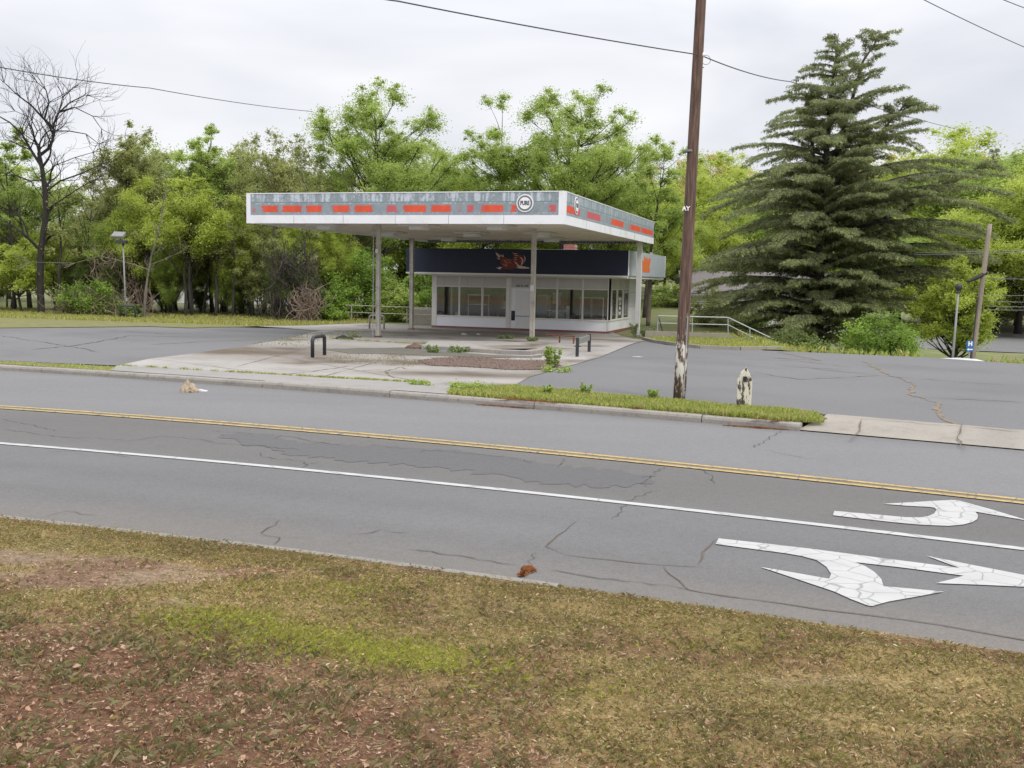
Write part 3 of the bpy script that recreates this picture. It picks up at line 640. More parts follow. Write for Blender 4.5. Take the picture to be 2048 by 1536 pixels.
# dead leaves on the bank
def litter(name,n,seed,xr,dpow,sz,pal,label,cond=None,zf=bankz,lift=.012,yrange=None,cat='fallen leaves'):
    r=np.random.RandomState(seed); x=r.uniform(xr[0],xr[1],n); d=r.rand(n)**dpow*7.0; y=near(x)-.1-d
    k=(y>3.2)&(np.abs(x)<y*.62+.8); 
    if cond is not None: k&=cond(x,y,r)
    x=x[k];y=y[k];n=len(x); z=zf(x,y)+lift*r.uniform(.3,1.6,n)
    a=r.rand(n)*2*PI; s=sz[0]+(sz[1]-sz[0])*r.rand(n)**2; asp=r.uniform(.25,.6,n); tl=r.uniform(-.6,.6,(n,2))
    L_=np.column_stack([np.cos(a),np.sin(a),tl[:,0]*.7])*s[:,None]/2; W_=np.column_stack([-np.sin(a),np.cos(a),tl[:,1]])*(s*asp)[:,None]/2
    c=np.column_stack([x,y,z]); lift_=np.zeros((n,3)); lift_[:,2]=s*r.uniform(0,.25,n)
    V=np.stack([c-L_,c-L_*.2+W_+lift_,c+L_,c-L_*.1-W_+lift_*.5],1).reshape(-1,3); F=np.arange(4*n).reshape(n,4)
    pal=np.array(pal); col=pal[r.randint(len(pal),size=n)]*r.uniform(.65,1.3,(n,1)); col=np.repeat(np.column_stack([col,np.ones(n)]),4,0)
    o=np_mesh(name,V,F,Mt['blade'],attrs={'tone':('POINT','FLOAT_COLOR',col)}); tag(o,label,cat,kind='stuff'); return o
def dcond(x,y,r): g,b,dk,ed,n_,m_=zones(x,y); return r.rand(len(x))<(.10+.85*dk+.45*ed)*(1-.7*g)
litter('fallen_leaves',60000,5,(-7.5,6),.8,(.014,.042),[(.30,.15,.085),(.44,.27,.17),(.17,.08,.045),(.52,.37,.26),(.08,.045,.03),(.34,.25,.14)],'brown dead leaves scattered thickly over the lower bank',dcond)
litter('fallen_leaves',1500,6,(-7.5,6),.6,(.03,.062),[(.30,.16,.09),(.38,.26,.17),(.44,.30,.2),(.2,.1,.06)],'larger curled tan leaves lying loose on the bank',dcond,lift=.02)
def rc(x,y,r): g,b,dk,ed,n_,m_=zones(x,y); return r.rand(len(x))<.5
litter('pebbles',160,8,(-7.5,6),.7,(.02,.05),[(.5,.46,.42),(.42,.4,.4),(.6,.55,.5)],'pale pebbles and chips dotted on the bank soil',rc,cat='pebbles')
# matted thatch: thin dead stalks lying flat
r=np.random.RandomState(19); n=330000; x=r.uniform(-7.5,6,n); d=r.rand(n)*7; y=near(x)-.04-d; k=(y>3.2)&(np.abs(x)<y*.62+.8); x=x[k]; y=y[k]
g,b,dk,ed,nn_,m_=zones(x,y); k=r.rand(len(x))<np.clip(.75-.6*b-.5*g,.1,1); x,y,dk,ed=[q[k] for q in (x,y,dk,ed)]; n=len(x)
a=r.rand(n)*2*PI; Ls=r.uniform(.012,.05,n); w=r.uniform(.0012,.0035,n); z=bankz(x,y)+r.uniform(.001,.016,n); tl=r.uniform(-.35,.35,n)
L_=np.column_stack([np.cos(a),np.sin(a),tl])*Ls[:,None]/2; W_=np.column_stack([-np.sin(a),np.cos(a),r.uniform(-.6,.6,n)])*w[:,None]
c=np.column_stack([x,y,z]); V=np.stack([c-L_-W_*.4,c-L_*.1+W_,c+L_,c-W_],1).reshape(-1,3)
pA=np.array([[.42,.33,.17],[.34,.25,.12],[.26,.24,.09],[.20,.12,.07],[.52,.43,.28]]); pB=np.array([[.42,.28,.18],[.22,.11,.065],[.10,.055,.04],[.30,.26,.12],[.55,.42,.30]])
q=(r.rand(n)<np.clip(dk+ed*.5,0,.95))[:,None]; col=np.where(q,pB[r.choice(5,n,p=[.25,.3,.22,.13,.1])],pA[r.choice(5,n,p=[.25,.3,.2,.15,.1])])*r.uniform(.6,1.25,(n,1)); col=np.repeat(np.column_stack([col,np.ones(n)]),4,0)
tag(np_mesh('thatch',V,np.arange(4*n).reshape(n,4),Mt['blade'],attrs={'tone':('POINT','FLOAT_COLOR',col)}),'matted dead stalks and straw lying all over the near bank','grass thatch',kind='stuff')
# verge grass near the far kerb and elsewhere
def polygrass(name,polyfn,bbox,n,h,w,pal,seed,label,zoff=.0,dens=None,lean=.7):
    r=np.random.RandomState(seed); x=r.uniform(bbox[0],bbox[1],n); y=r.uniform(bbox[2],bbox[3],n); k=polyfn(x,y)
    if dens is not None: k&=(r.rand(n)<dens(x,y))
    x=x[k];y=y[k];n=len(x); pal=np.array(pal); col=pal[r.randint(len(pal),size=n)]*r.uniform(.7,1.3,(n,1))
    hh=r.uniform(h[0],h[1],n)*(.55+.9*fbm(x,y,1.6,seed+3))
    return blades(name,x,y,zg(x,y)+zoff,hh,r.uniform(w[0],w[1],n),col,lean,label,seed=seed)
def inpoly(poly):
    P=np.array(poly)
    def f(x,y):
        ins=np.zeros(len(x),bool)
        for i in range(len(P)):
            ax,ay=P[i]; bx,by=P[(i+1)%len(P)]; c=((ay>y)!=(by>y)); xi=(bx-ax)*(y-ay)/((by-ay) if by!=ay else 1e-9)+ax; ins^=(c&(x<xi))
        return ins
    return f
GP=[(.32,.40,.07),(.42,.46,.10),(.25,.35,.06),(.46,.43,.15),(.46,.40,.2)]
vp=kerbback(xv0+.15,kx_end-.25,30,.15)+pl([(1650,846),(1632,830),(1500,818),(1345,805),(1200,793),(1022,779),(960,779),(915,772)])
B_=np.array(vp); polygrass('verge_grass',inpoly(vp),(B_[:,0].min(),B_[:,0].max(),B_[:,1].min(),B_[:,1].max()),160000,(.04,.15),(.008,.02),GP,31,'bright green grass on the strip beside the utility pole')
vpl=kerbback(-30,xl0-.2,40,.2)+pl([(234,735),(120,729.5),(0,723.5)])+[(-30,float(farl(-30))+2.1)]
B_=np.array(vpl); polygrass('verge_grass',inpoly(vpl),(B_[:,0].min(),B_[:,0].max(),B_[:,1].min(),B_[:,1].max()),60000,(.03,.08),(.01,.025),GP[:4],32,'thin grass strip between kerb and left lot')
gl=[(-75,64.9),(-50,63.2)]+pl([(0,655),(120,654),(300,652),(380,655),(480,653),(560,651),(640,650)])+[(-8,61.5),(-9,68),(-24,71),(-80,74)]
B_=np.array(gl); polygrass('grass_field',inpoly(gl),(-45,-6,50,74),90000,(.05,.22),(.02,.06),[(.33,.36,.08),(.40,.38,.12),(.26,.31,.06),(.44,.38,.18)],33,'mown grass strip in front of the left tree line')
gr=pl([(1293,681),(1330,688),(1400,694.5),(1480,697.5),(1545,700),(1600,701)])+[(10.2,39.5),(11.2,48),(11.9,54.6),(8.2,54.6),(7.4,53)]
B_=np.array(gr); polygrass('grass_field',inpoly(gr),(5,14,36,58),45000,(.05,.16),(.015,.04),GP,34,'rough grass between the lot kerb and the pipe railing')
polygrass('grass_field',lambda x,y:(crest_d(x,y)>.2)&~((x/y>.405)&(x/y<.475)),(10,34,30,60),60000,(.08,.3),(.02,.05),GP,35,'green grass on the slope beyond the right lot')
# sparse grass creeping over the apron edge on the left
sg=pl([(500,690),(560,676),(640,668),(700,662),(740,668),(640,684),(600,694)])
polygrass('grass_creep',inpoly(sg),(-16,-3,25,50),15000,(.02,.07),(.01,.03),[(.26,.25,.09),(.2,.24,.06)],36,'low grass creeping over the concrete behind the left hoop guard',zoff=.01)
sg2=pl([(640,718),(700,708),(790,710),(850,722),(830,735),(760,730),(680,728)])
polygrass('grass_creep',inpoly(sg2),(-16,3,22,40),26000,(.02,.06),(.01,.025),[(.26,.22,.09),(.2,.2,.06),(.28,.2,.1)],37,'low grass growing in silt right of the left hoop guard',zoff=.01)
for k,(a,b,nn2) in enumerate((((234,732),(640,756),1800),((640,756),(860,768),2500),((654,678),(856,690),1500))):
    r=np.random.RandomState(50+k); p0,p1=ong(*a),ong(*b); tt=r.rand(nn2); tt=tt[fbm(tt*40,tt*0,1,k)>.45]; n=len(tt)
    x=p0.x+(p1.x-p0.x)*tt+r.normal(0,.03,n); y=p0.y+(p1.y-p0.y)*tt+r.normal(0,.03,n)
    blades('joint_weeds',x,y,zg(x,y)+.02,r.uniform(.02,.07,n),r.uniform(.008,.02,n),np.array(GP)[r.randint(5,size=n)],.9,'line of weeds in the concrete joint, '+('along the sidewalk left half','along the sidewalk right half','below the left canopy column')[k],seed=60+k)
# ---------------------------------------------------------------- canopy
YAW=-.309
uu=Vector((math.cos(YAW),math.sin(YAW),0)); vv=Vector((-math.sin(YAW),math.cos(YAW),0))
def plane_u(px,py,org,dirv):
    """where the pixel's ray meets the vertical plane through org along dirv: (distance along dirv, z)"""
    d=ray(px,py); # org+dirv*t = d*Y
    A=np.array([[dirv.x,-d[0]],[dirv.y,-d[1]]]); t,Y=np.linalg.solve(A,[-org.x,-org.y]); return float(t),float(d[2]*Y+H)
def mtext(s,size,ext,name,mat,parent,T,bold=0.0,sx=1):
    cu=bpy.data.curves.new(name,'FONT'); cu.body=s; cu.size=size; cu.extrude=ext; cu.offset=bold; cu.align_x='CENTER'; cu.align_y='CENTER'
    tmp=bpy.data.objects.new('tmp',cu); C.objects.link(tmp); dg=bpy.context.evaluated_depsgraph_get(); me=bpy.data.meshes.new_from_object(tmp.evaluated_get(dg))
    bpy.data.objects.remove(tmp); me.name=name; me.materials.clear(); me.materials.append(mat); me.transform(T@Matrix.Diagonal((sx,1,1,1)))
    o=bpy.data.objects.new(name,me); C.objects.link(o); o.parent=parent; return o
CW,CD,CH=12.65,18.03,1.125; CZ=4.377
K3=Vector((1.695,35.263,0))
can=empty('fuel_canopy',K3,YAW,'large flat fuel canopy with peeling grey and red fascia over four posts','canopy')
mb=MB(); t_=.12
mb.box(-CW,0,0,t_,CZ,CZ+CH); mb.box(-CW,0,CD-t_,CD,CZ,CZ+CH); mb.box(-CW,-CW+t_,t_,CD-t_,CZ,CZ+CH); mb.box(-t_,0,t_,CD-t_,CZ,CZ+CH)
# corner trims proud
mb.box(-CW-.015,-CW+.16,-.03,.10,CZ-.01,CZ+CH+.012); mb.box(-.20,.03,-.03,.20,CZ-.01,CZ+CH+.012)
mb.box(-CW+.16,-.2,-.028,.0-.002,CZ-.008,CZ+.30)     # lower white trim, front
mb.box(.002,.028,.2,CD+.01,CZ-.008,CZ+.30)
mb.box(-CW+.16,-.2,-.028,-.002,CZ+CH-.02,CZ+CH+.012); mb.box(.002,.028,.2,CD+.01,CZ+CH-.02,CZ+CH+.012)
fas=mb.build('fascia',Mt['white'],can)
for x in (-10.6,-8.52,-6.4,-4.3,-2.2): mb=MB(); mb.box(x-.006,x+.006,-.0315,-.0285,CZ,CZ+.295); mb.build('panel_seam',Mt['greymetal'],fas)
for y in (3.2,6.4,9.6,12.8,15.9): mb=MB(); mb.box(.0285,.0315,y-.006,y+.006,CZ,CZ+.295); mb.build('panel_seam',Mt['greymetal'],fas)
mb=MB(); mb.box(-CW+t_,-t_,t_,CD-t_,CZ+.10,CZ+.16)
for k in range(1,32):
    pass
sof=mb.build('soffit',Mt['soffit'],can)
mb=MB()
for k in range(1,41): x=-CW+t_+k*(CW-2*t_)/41; mb.box(x-.008,x+.008,t_,CD-t_,CZ+.088,CZ+.0985)
mb.build('soffit_rib',Mt['soffit'],sof)
mb=MB(); mb.box(-CW+t_,-t_,t_,CD-t_,CZ+CH-.25,CZ+CH-.2); mb.build('roof_deck',Mt['greymetal'],can)
mb=MB()
for k in range(60):
    x=-CW+.3+k*(CW-.6)/59; mb.box(x-.05,x+.05,CD-.55,CD-.25,CZ-.03,CZ+.085)
mb.build('gutter_bracket',Mt['greymetal'],can)
# weathered painted band, colour worked out per cell
def band(name,length,segs,faint,seed,side):
    nx=int(length/.03); nz=40; z0,z1=CZ+.30,CZ+CH-.02
    xs=np.linspace(0,length,nx+1); zs=np.linspace(0,1,nz+1); X,Z=np.meshgrid(xs,zs); x=X.ravel(); z=Z.ravel()
    n1=fbm(x*6,z*3,1,seed); n2=fbm(x*16,z*14,1,seed+5); n3=fbm(x*.5,z*.6,1,seed+8); st=fbm(x*11,z*.7,1,seed+11)
    grey=np.array([.24,.285,.31]); col=grey[None]*(.8+.4*n1[:,None])
    top=sstep((z-.56)/.03)
    chip=np.clip(sstep((st*.7+n2*.3-.46+.10*(z-.7))/.16),0,1)*np.where(z>.62,1.,.0)
    if side: chip=chip*.55
    chip2=sstep((n2-.56)/.06)*np.where((z<.62)&((z>.50)|(z<.12)),1,0.)
    w=np.clip(chip*.8+chip2*.7,0,1)[:,None]; col=col*(1-w)+np.array([.58,.62,.69])[None]*w
    # dull green-grey pinstripe
    ps=(np.abs(z-.585)<.028)[:,None]; col=np.where(ps,np.array([.16,.23,.235])*(.85+.3*n1[:,None]),col)
    # vertical grime over joints
    jx=(x%1.055); j=np.exp(-((jx-.5)/.09)**2)*.8*(fbm(x*3,z,1,seed+2)+.2); col=col*(1-j[:,None])+grey[None]*j[:,None]
    # red segments
    red=np.zeros(len(x))
    for a,b,s in segs:
        e=(n2-.5)*.3
        m_=sstep((x-a+.07+e)/.22)*sstep((b-x+.07+e)/.22); red=np.maximum(red,m_*s)
    zr=sstep((z-.13)/.02)*sstep((.46-z)/.02)
    wear=sstep((red*1.12-n2*.6-n1*.3-st*.15+.02)/.18)
    rr=wear*zr
    rc=np.array([.66,.085,.035])[None]*(.8+.35*n1[:,None]); rf=np.array([.50,.10,.11])[None]
    rcol=np.where((red<.75)[:,None],rf,rc); col=col*(1-rr[:,None])+rcol*rr[:,None]
    # lower rim line
    lw=(np.abs(z-.05)<.035)[:,None]; col=np.where(lw,np.array([.25,.29,.33])*(.9+.2*n2[:,None]),col)
    col=np.column_stack([col,np.ones(len(col))])
    zz=z0+z*(z1-z0)
    V=np.column_stack([-CW+.16+x,np.full(len(x),-.012),zz]) if not side else np.column_stack([np.full(len(x),.012),.2+x,zz])
    ii=np.arange(nz*nx); r_=ii//nx; c_=ii%nx; b_=r_*(nx+1)+c_
    return np_mesh(name,V,np.column_stack([b_,b_+1,b_+nx+2,b_+nx+1]),Mt['bandpaint'],can,{'tone':('POINT','FLOAT_COLOR',col)})
m,t,p,o=newmat('peeling_band_paint'); p.inputs['Roughness'].default_value=.6
ff=noise(t,55,4,.8); t.links.new(mixc(t,1.0,attr(t,'tone'),ramp(t,ff,[(.35,(.82,.82,.82)),(.65,(1.15,1.15,1.15))]),'MULTIPLY'),p.inputs['Base Color']); Mt['bandpaint']=m
kz=K3.copy()
def fu(px): return CW-.16+plane_u(px,410,K3,uu)[0]
segs=[(501,517,.62),(523,558,1.1),(563,606,1.0),(611,646,1.05),(652,661,.5),(664,701,1.0),(708,747,1.05),(755,765,.4),(769,799,.62),(806,854,1.15),(860,905,.92),(914,924,.75),(929,952,.68),(961,1008,1.05),(1018,1036,.8),(1068,1092,.42),(1096,1117,.72)]
band('painted_band',CW-.36,[(fu(a),fu(b),s) for a,b,s in segs],[],3,False)
def fv(px): return plane_u(px,420,K3,vv)[0]-.2
segs=[(1131,1160,1.0),(1173,1202,.70),(1222,1248,.80),(1255,1266,.5),(1262,1282,.85),(1283,1307,.95)]
band('painted_band',CD-.2,[(fv(a),fv(b),s) for a,b,s in segs],[],13,True)
# round emblems
def emblem(T):
    e=empty('round_emblem',(0,0,0)); e.parent=can; T=T@Matrix.Diagonal((.93,1,.93,1))
    def disk(r,y0,y1,mat,name,n=48,par=None,teeth=0,r2=0):
        m_=MB()
        if r2:
            pts=[]; k=n
            v=[];f=[]
            for i in range(k): a=2*PI*i/k; 
            vs=[Vector((rr_*math.cos(2*PI*i/k),yy,rr_*math.sin(2*PI*i/k))) for yy in (y0,y1) for rr_ in (r,r2) for i in range(k)]
            vs=[T@q for q in vs]; f=[]
            for i in range(k):
                j=(i+1)%k; f+=[(i,j,k+j,k+i),(2*k+i,3*k+i,3*k+j,2*k+j),(i,2*k+i,2*k+j,j),(k+i,k+j,3*k+j,3*k+i)]
            m_.add(vs,f)
        else:
            pts=[]
            for i in range(n):
                a=2*PI*i/n; q=r-(teeth if (teeth and i%2) else 0); pts.append((q*math.cos(a),q*math.sin(a)))
            m_.prism(pts,y0,y1,T)
        o=m_.build(name,mat); o.parent=e if par is None else par; return o
    disk(.335,-.03,-.010,Mt['signwhite'],'outer_disk')
    disk(.305,-.036,-.031,Mt['emblemgrey'],'toothed_ring',n=64,teeth=.03)
    disk(.225,-.042,-.037,Mt['signwhite'],'inner_disk')
    mtext('PURE',.215,.002,'lettering',Mt['emblemtext'],e,T@Matrix.Translation((0,-.045,0))@Matrix.Rotation(PI/2,4,'X'),bold=.011,sx=.72)
    return e
Mt['emblemgrey']=simple('emblem_grey',(.15,.15,.19),.6,var=.15); Mt['emblemtext']=simple('emblem_text_grey',(.09,.09,.11),.6,var=.1)
ux,zx=plane_u(1050.5,406.5,K3,uu); emblem(Matrix.Translation((ux,-.012,zx)))
ux,zx=plane_u(1151.5,411.5,K3,vv); emblem(Matrix.Translation((.012,ux,zx))@Matrix.Rotation(PI/2,4,'Z'))
# canopy lights under the soffit
def clight(x,y):
    e=empty('canopy_light',(x,y,CZ+.10)); e.parent=can
    a=MB(); a.bevbox(-.62,.62,-.62,.62,-.10,-.002,.03); o=a.build('housing',Mt['offwhite'],e)
    a=MB(); a.bevbox(-.3,.3,-.3,.3,-.22,-.102,-.06,None); a.build('lens',Mt['inwhite'],e)
for x,y in ((-10.4,2.2),(-10.4,8.2),(-6.4,2.2),(-6.4,8.2),(-3.2,2.2),(-3.2,8.2),(-9.6,13.5),(-4.2,13.5)): clight(x,y)
# columns (H-section steel)
Ki=Matrix.Translation(K3)@Matrix.Rotation(YAW,4,'Z'); Kinv=Ki.inverted()
def column(px,py,w,mat,web=True,Yf=None,extra=None):
    if Yf: q=at(px,py,Yf)
    else: q=ong(px,py)
    zb=zgf(q.x,q.y); l=Kinv@Vector((q.x,q.y,0)); a=MB(); h=CZ+.1
    x,y=l.x,l.y
    if web:
        a.box(x-w/2,x-w/2+.03,y-w/2,y+w/2,zb,h); a.box(x+w/2-.03,x+w/2,y-w/2,y+w/2,zb,h); a.box(x-w/2+.03,x+w/2-.03,y-w*.42,y-w*.36,zb,h)
    else: a.bevbox(x-w/2,x+w/2,y-w/2,y+w/2,zb,h,.001)
    o=a.build('column',mat,can)
    b=MB(); b.bevbox(x-w*.8,x+w*.8,y-w*.8,y+w*.8,zb-.05,zb+.07,.02); b.build('column_foot',Mt['rust'] if web else Mt['kerb'],o)
    return o,l
cFL,lFL=column(756,684,.155,Mt['colw'],Yf=40.0)
cFR,lFR=column(1064,677,.17,Mt['colw'],Yf=41.0)
cBL,lBL=column(822.5,659,.19,Mt['colw'],Yf=53.6)
cBR,lBR=column(1274,676.5,.235,Mt['colw2'],web=False,Yf=51.6)
# conduit and box on the left column
a=MB(); zb=0; q=lFL; zz=zgf(*(Ki@q).xy)
a.tube([(q.x-.16,q.y-.15,zz),(q.x-.15,q.y-.15,zz+2.2),(q.x-.15,q.y-.15,CZ+.05)],.02,6); a.build('conduit',Mt['galv'],cFL)
a=MB(); a.bevbox(q.x-.05,q.x+.06,q.y-.19,q.y-.13,zz+3.35,zz+3.5,.01); a.build('junction_box',Mt['colw2'],cFL)
a=MB(); q=lFR; a.bevbox(q.x-.07,q.x+.07,q.y-.19,q.y-.13,1.95,2.2,.01); a.build('junction_box',Mt['colw2'],cFR)

# ---------------------------------------------------------------- station building
Bc=Vector((5.804,51.379,0)); WF=Bc+vv*1.2; BW=12.283-1.05-1.27; WL=WF+uu*(-12.283+1.05); WR=WF+uu*(-1.27)
BD=9.25
bld=empty('gas_station',WL,YAW,'small white panelled gas station shop with navy fascia and large windows','building')
Z0,ZP,ZS,ZTR,ZT=-.56,-.24,.33,1.93,2.56   # slab, panel bottom, sill, transom rail, wall top
def bu(px): return plane_u(px,600,WL,uu)[0]
def bs(px): return plane_u(px,600,WR,vv)[0]
th=.12
def P_(name,mat,boxes,parent=bld,bevel=0):
    a=MB(); [a.box(*b) for b in boxes]; return a.build(name,mat,parent,bevel=bevel)
# plinth
P_('brick_plinth',Mt['brick'],[(-.015,BW+.015,-.02,th,Z0-.2,ZP),(BW-th,BW+.02,th,BD,Z0-.2,ZP),(-.015,th,th,BD,Z0-.2,ZP)])
P_('concrete_floor_slab',Mt['walk'],[(-.5,BW+.3,-1.5,-.021,Z0-.2,zgf(WL.x,WL.y)+.06)])
us=[bu(x) for x in (867.2,873.3,917.6,919.6,963.3,965.7,1012.6,1019.5,1021.3,1058.0,1070.5,1113.3,1115.4,1164.5,1166.2,1215.8,1222)]
us[0]=0; us[-1]=BW
xw=dict(zip('a b c d e f g h i j k l m n o p q'.split(),us))
door0,door1=xw['h'],xw['j']
# lower panels (white enamel) left and right of the door
P_('lower_panel',Mt['panel'],[(0,xw['g'],.0,th-.03,ZP,ZS-.06)]); P_('lower_panel',Mt['panel'],[(xw['k']-.2,BW-.001,.0,th-.03,ZP,ZS-.06)])
P_('lower_panel',Mt['white'],[(BW-th+.03,BW,th-.03,BD*.80,ZP,ZS-.06)])
# vertical posts and rails
wall=P_('corner_post',Mt['alum'],[(-.02,xw['b'],-.02,.1,ZP+.002,ZT)]); P_('corner_post',Mt['alum'],[(xw['p'],BW+.02,-.02,.1,ZP+.002,ZT)])
P_('pilaster',Mt['alum'],[(xw['g'],xw['h'],-.015,.1,ZP+.002,ZT)])
P_('sill',Mt['alum'],[(xw['b'],xw['g'],-.03,.11,ZS-.06,ZS)]); P_('sill',Mt['alum'],[(xw['j']+.12,xw['p'],-.03,.11,ZS-.06,ZS)])
P_('head_rail',Mt['alum'],[(xw['b'],xw['g'],-.012,.1,ZT-.06,ZT)]); P_('head_rail',Mt['alum'],[(xw['h'],xw['p'],-.012,.1,ZT-.06,ZT)])
bays=[('b','c'),('d','e'),('f','g'),('k','l'),('m','n'),('o','p')]
for i,(a,b) in enumerate(bays):
    a_,b_2=xw[a],xw[b]; 
    w_=empty('window',(a_,0,ZS)); w_.parent=bld; W_=b_2-a_; hh=ZTR-ZS; ht=ZT-.06-ZS
    fr_=MB(); 
    fr_.box(0,W_,.0,.06,0,.03); fr_.box(0,W_,-.005,.06,hh,hh+.05); fr_.box(-.025,.02,.0-.004,.065,0.0,ht-.001); fr_.box(W_-.02,W_+.025,-.004,.065,0.0,ht-.001)
    fr_.build('frame',Mt['alum'],w_)
    g_=MB(); g_.box(.021,W_-.021,.03,.036,.031,hh-.001); g_.build('pane',Mt['glass'],w_)
    g_=MB(); g_.box(.021,W_-.021,.02,.035,hh+.051,ht-.002)
    g_.build('transom_panel',Mt['transom'],w_)
    if i in(0,1): 
        g_=MB(); g_.box(W_*.33,W_*.33+.012,.016,.0195,hh+.052,ht-.003); g_.build('transom_seam',Mt['greymetal'],w_)
# door bay
dr=empty('door',(xw['i'],0,ZP)); dr.parent=bld; DW=xw['j']-xw['i']+.22; DH=ZTR-ZP
P_('door_frame',Mt['alum'],[(-.04,.03,-.005,.08,0,ZT-.06-ZP),(DW,DW+.06,-.005,.08,0,ZT-.06-ZP),(.03,DW,-.005,.08,DH-.02,DH+.05)],dr)
P_('door_leaf',Mt['white'],[(.03,DW,.02,.055,0,DH-.02)],dr)
P_('door_inner_panel',Mt['inwhite'],[(.30,DW-.06,.012,.0195,.62,DH-.14),(.30,DW-.06,.012,.0195,.06,.56)],dr)
P_('push_bar',Mt['greymetal'],[(.32,DW-.10,-.05,-.03,.66,.69),(.34,.36,-.03,.012,.655,.695),(DW-.14,DW-.12,-.03,.012,.655,.695)],dr)
P_('side_glass',Mt['carglass'],[(.05,.26,.012,.0185,.42,.95)],dr)
P_('transom_panel',Mt['transom'],[(.03,DW,.02,.04,DH+.05,ZT-.065-ZP)],dr)
mtext('602 N. 1ST',.15,.002,'address_lettering',Mt['darkmetal'],dr,Matrix.Translation((DW*.50,.014,DH+.13))@Matrix.Rotation(PI/2,4,'X'),bold=.004)
P_('wall_filler',Mt['alum'],[(xw['j']+.28,xw['k']-.02,.0,.08,ZP+.001,ZT-.061)])
# side wall (right)
S=[bs(x) for x in (1224.2,1234.0,1235.7,1245.8,1247.8,1257.8)]
P_('side_sill',Mt['alum'],[(BW-.1,BW+.035,.12,S[5]+.1,ZS-.06,ZS)])
for k,(a_,b_2) in enumerate(((S[0],S[1]),(S[2],S[3]),(S[4],S[5]))):
    w_=empty('side_window',(BW,a_,ZS)); w_.parent=bld; W_=b_2-a_; hh=ZTR-ZS; ht=ZT-ZS
    fr_=MB(); fr_.box(-.06,0,0,W_,0,.03); fr_.box(-.06,.005,0,W_,hh,hh+.05); fr_.box(-.065,.004,-.05,.03,0,ht-.001); fr_.box(-.065,.004,W_-.03,W_+.05,0,ht-.001); fr_.box(-.06,.002,.03,W_-.03,ht-.05,ht-.002)
    fr_.build('frame',Mt['alum'],w_); g_=MB(); g_.box(-.036,-.03,.031,W_-.031,.031,hh-.001); g_.build('pane',Mt['glass'],w_)
    g_=MB(); g_.box(-.035,-.02,.031,W_-.031,hh+.051,ht-.051); g_.build('transom_panel',Mt['transom'],w_)
    if k==1:
        for j,s in enumerate(('Snacks','Cold','Fast','Food')): mtext(s,.30,.001,'window_lettering',Mt['signwhite'],w_,Matrix.Translation((-.022,W_/2,hh*.70-j*.26))@Matrix.Rotation(PI/2,4,'Z')@Matrix.Rotation(PI/2,4,'X'),bold=.012,sx=1.0)
P_('side_wall',Mt['white'],[(BW-th,BW-.001,S[5]+.051,BD,ZS-.06,ZT),(BW-th,BW-.001,BD*.80,BD,ZP,ZS-.061)])
P_('wall_seam',Mt['greymetal'],[(BW,BW+.004,S[5]+.1,BD,z,z+.015) for z in (.95,1.75)])
P_('back_wall',Mt['offwhite'],[(0,BW-th-.001,BD-.15,BD,Z0-.2,ZT),(0,.11,.101,BD-.151,ZP,ZT)])
P_('interior_floor',Mt['infloor'],[(.13,BW-.13,.13,BD-.16,Z0,ZP+.02)])
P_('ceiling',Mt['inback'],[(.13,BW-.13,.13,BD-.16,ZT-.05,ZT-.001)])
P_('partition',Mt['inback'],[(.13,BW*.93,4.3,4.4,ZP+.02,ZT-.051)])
P_('inner_panel',Mt['inwall'],[(1.9,2.9,3.9,3.95,ZP+.02,1.5)]); P_('inner_panel',Mt['inwhite'],[(6.0,6.5,3.4,3.45,ZP+.02,1.7)])
P_('partition',Mt['inwall'],[(.9,1.0,.5,4.29,ZP+.02,ZT-.052)])
for _x in (2.0,6.7): P_('dark_doorway_panel',Mt['indark'],[(_x,_x+.9,4.28,4.298,ZP+.02,1.9)])  # flat dark panels on the partition; the doorway's shade is put into their colour
# overhang, fascia and roof
FZ0,FZ1=2.703,3.995
bx0,bx1,by0,by1=-1.05,BW+1.27,-1.2,BD+1.2
P_('overhang_soffit',Mt['offwhite'],[(bx0+.06,bx1-.06,by0+.06,by1-.06,ZT+.001,FZ0-.002)])
P_('drip_edge',Mt['alum'],[(bx0-.02,bx1+.02,by0-.035,by0+.03,FZ0-.09,FZ0-.001)])
fz=P_('fascia_sign',Mt['navy'],[(bx0,bx1,by0-.03,by0+.05,FZ0,FZ1)])
P_('side_fascia',Mt['bluegrey'],[(bx1-.05,bx1+.001,by0+.05,by1,FZ0,FZ1),(bx0-.001,bx0+.05,by0+.05,by1,FZ0,FZ1),(bx0+.05,bx1-.05,by1-.05,by1,FZ0,FZ1)])
P_('side_fascia_edge',Mt['signwhite'],[(bx1+.0012,bx1+.02,by0-.028,by0+.12,FZ0+.01,FZ1+.01)]); P_('side_fascia_edge',Mt['signwhite'],[(bx1+.0012,bx1+.02,by1-.1,by1,FZ0,FZ1+.01)])
P_('roof',Mt['greymetal'],[(bx0+.05,bx1-.05,by0+.05,by1-.05,FZ1-.35,FZ1-.3)])
P_('roof_curb',Mt['offwhite'],[(BW*.42,BW*.75,3.2,5.2,FZ1-.3,FZ1+.14)])
def mfz(px,py): t,z=plane_u(px,py,WL-vv*1.232,uu); return t,z
c0=mfz(1141,493)
cx_=plane_u(1141,493,WL+vv*4.2,uu)[0]
P_('chimney',Mt['brick'],[(cx_-.33,cx_+.33,3.9,4.5,FZ1-.3,FZ1+.45)])
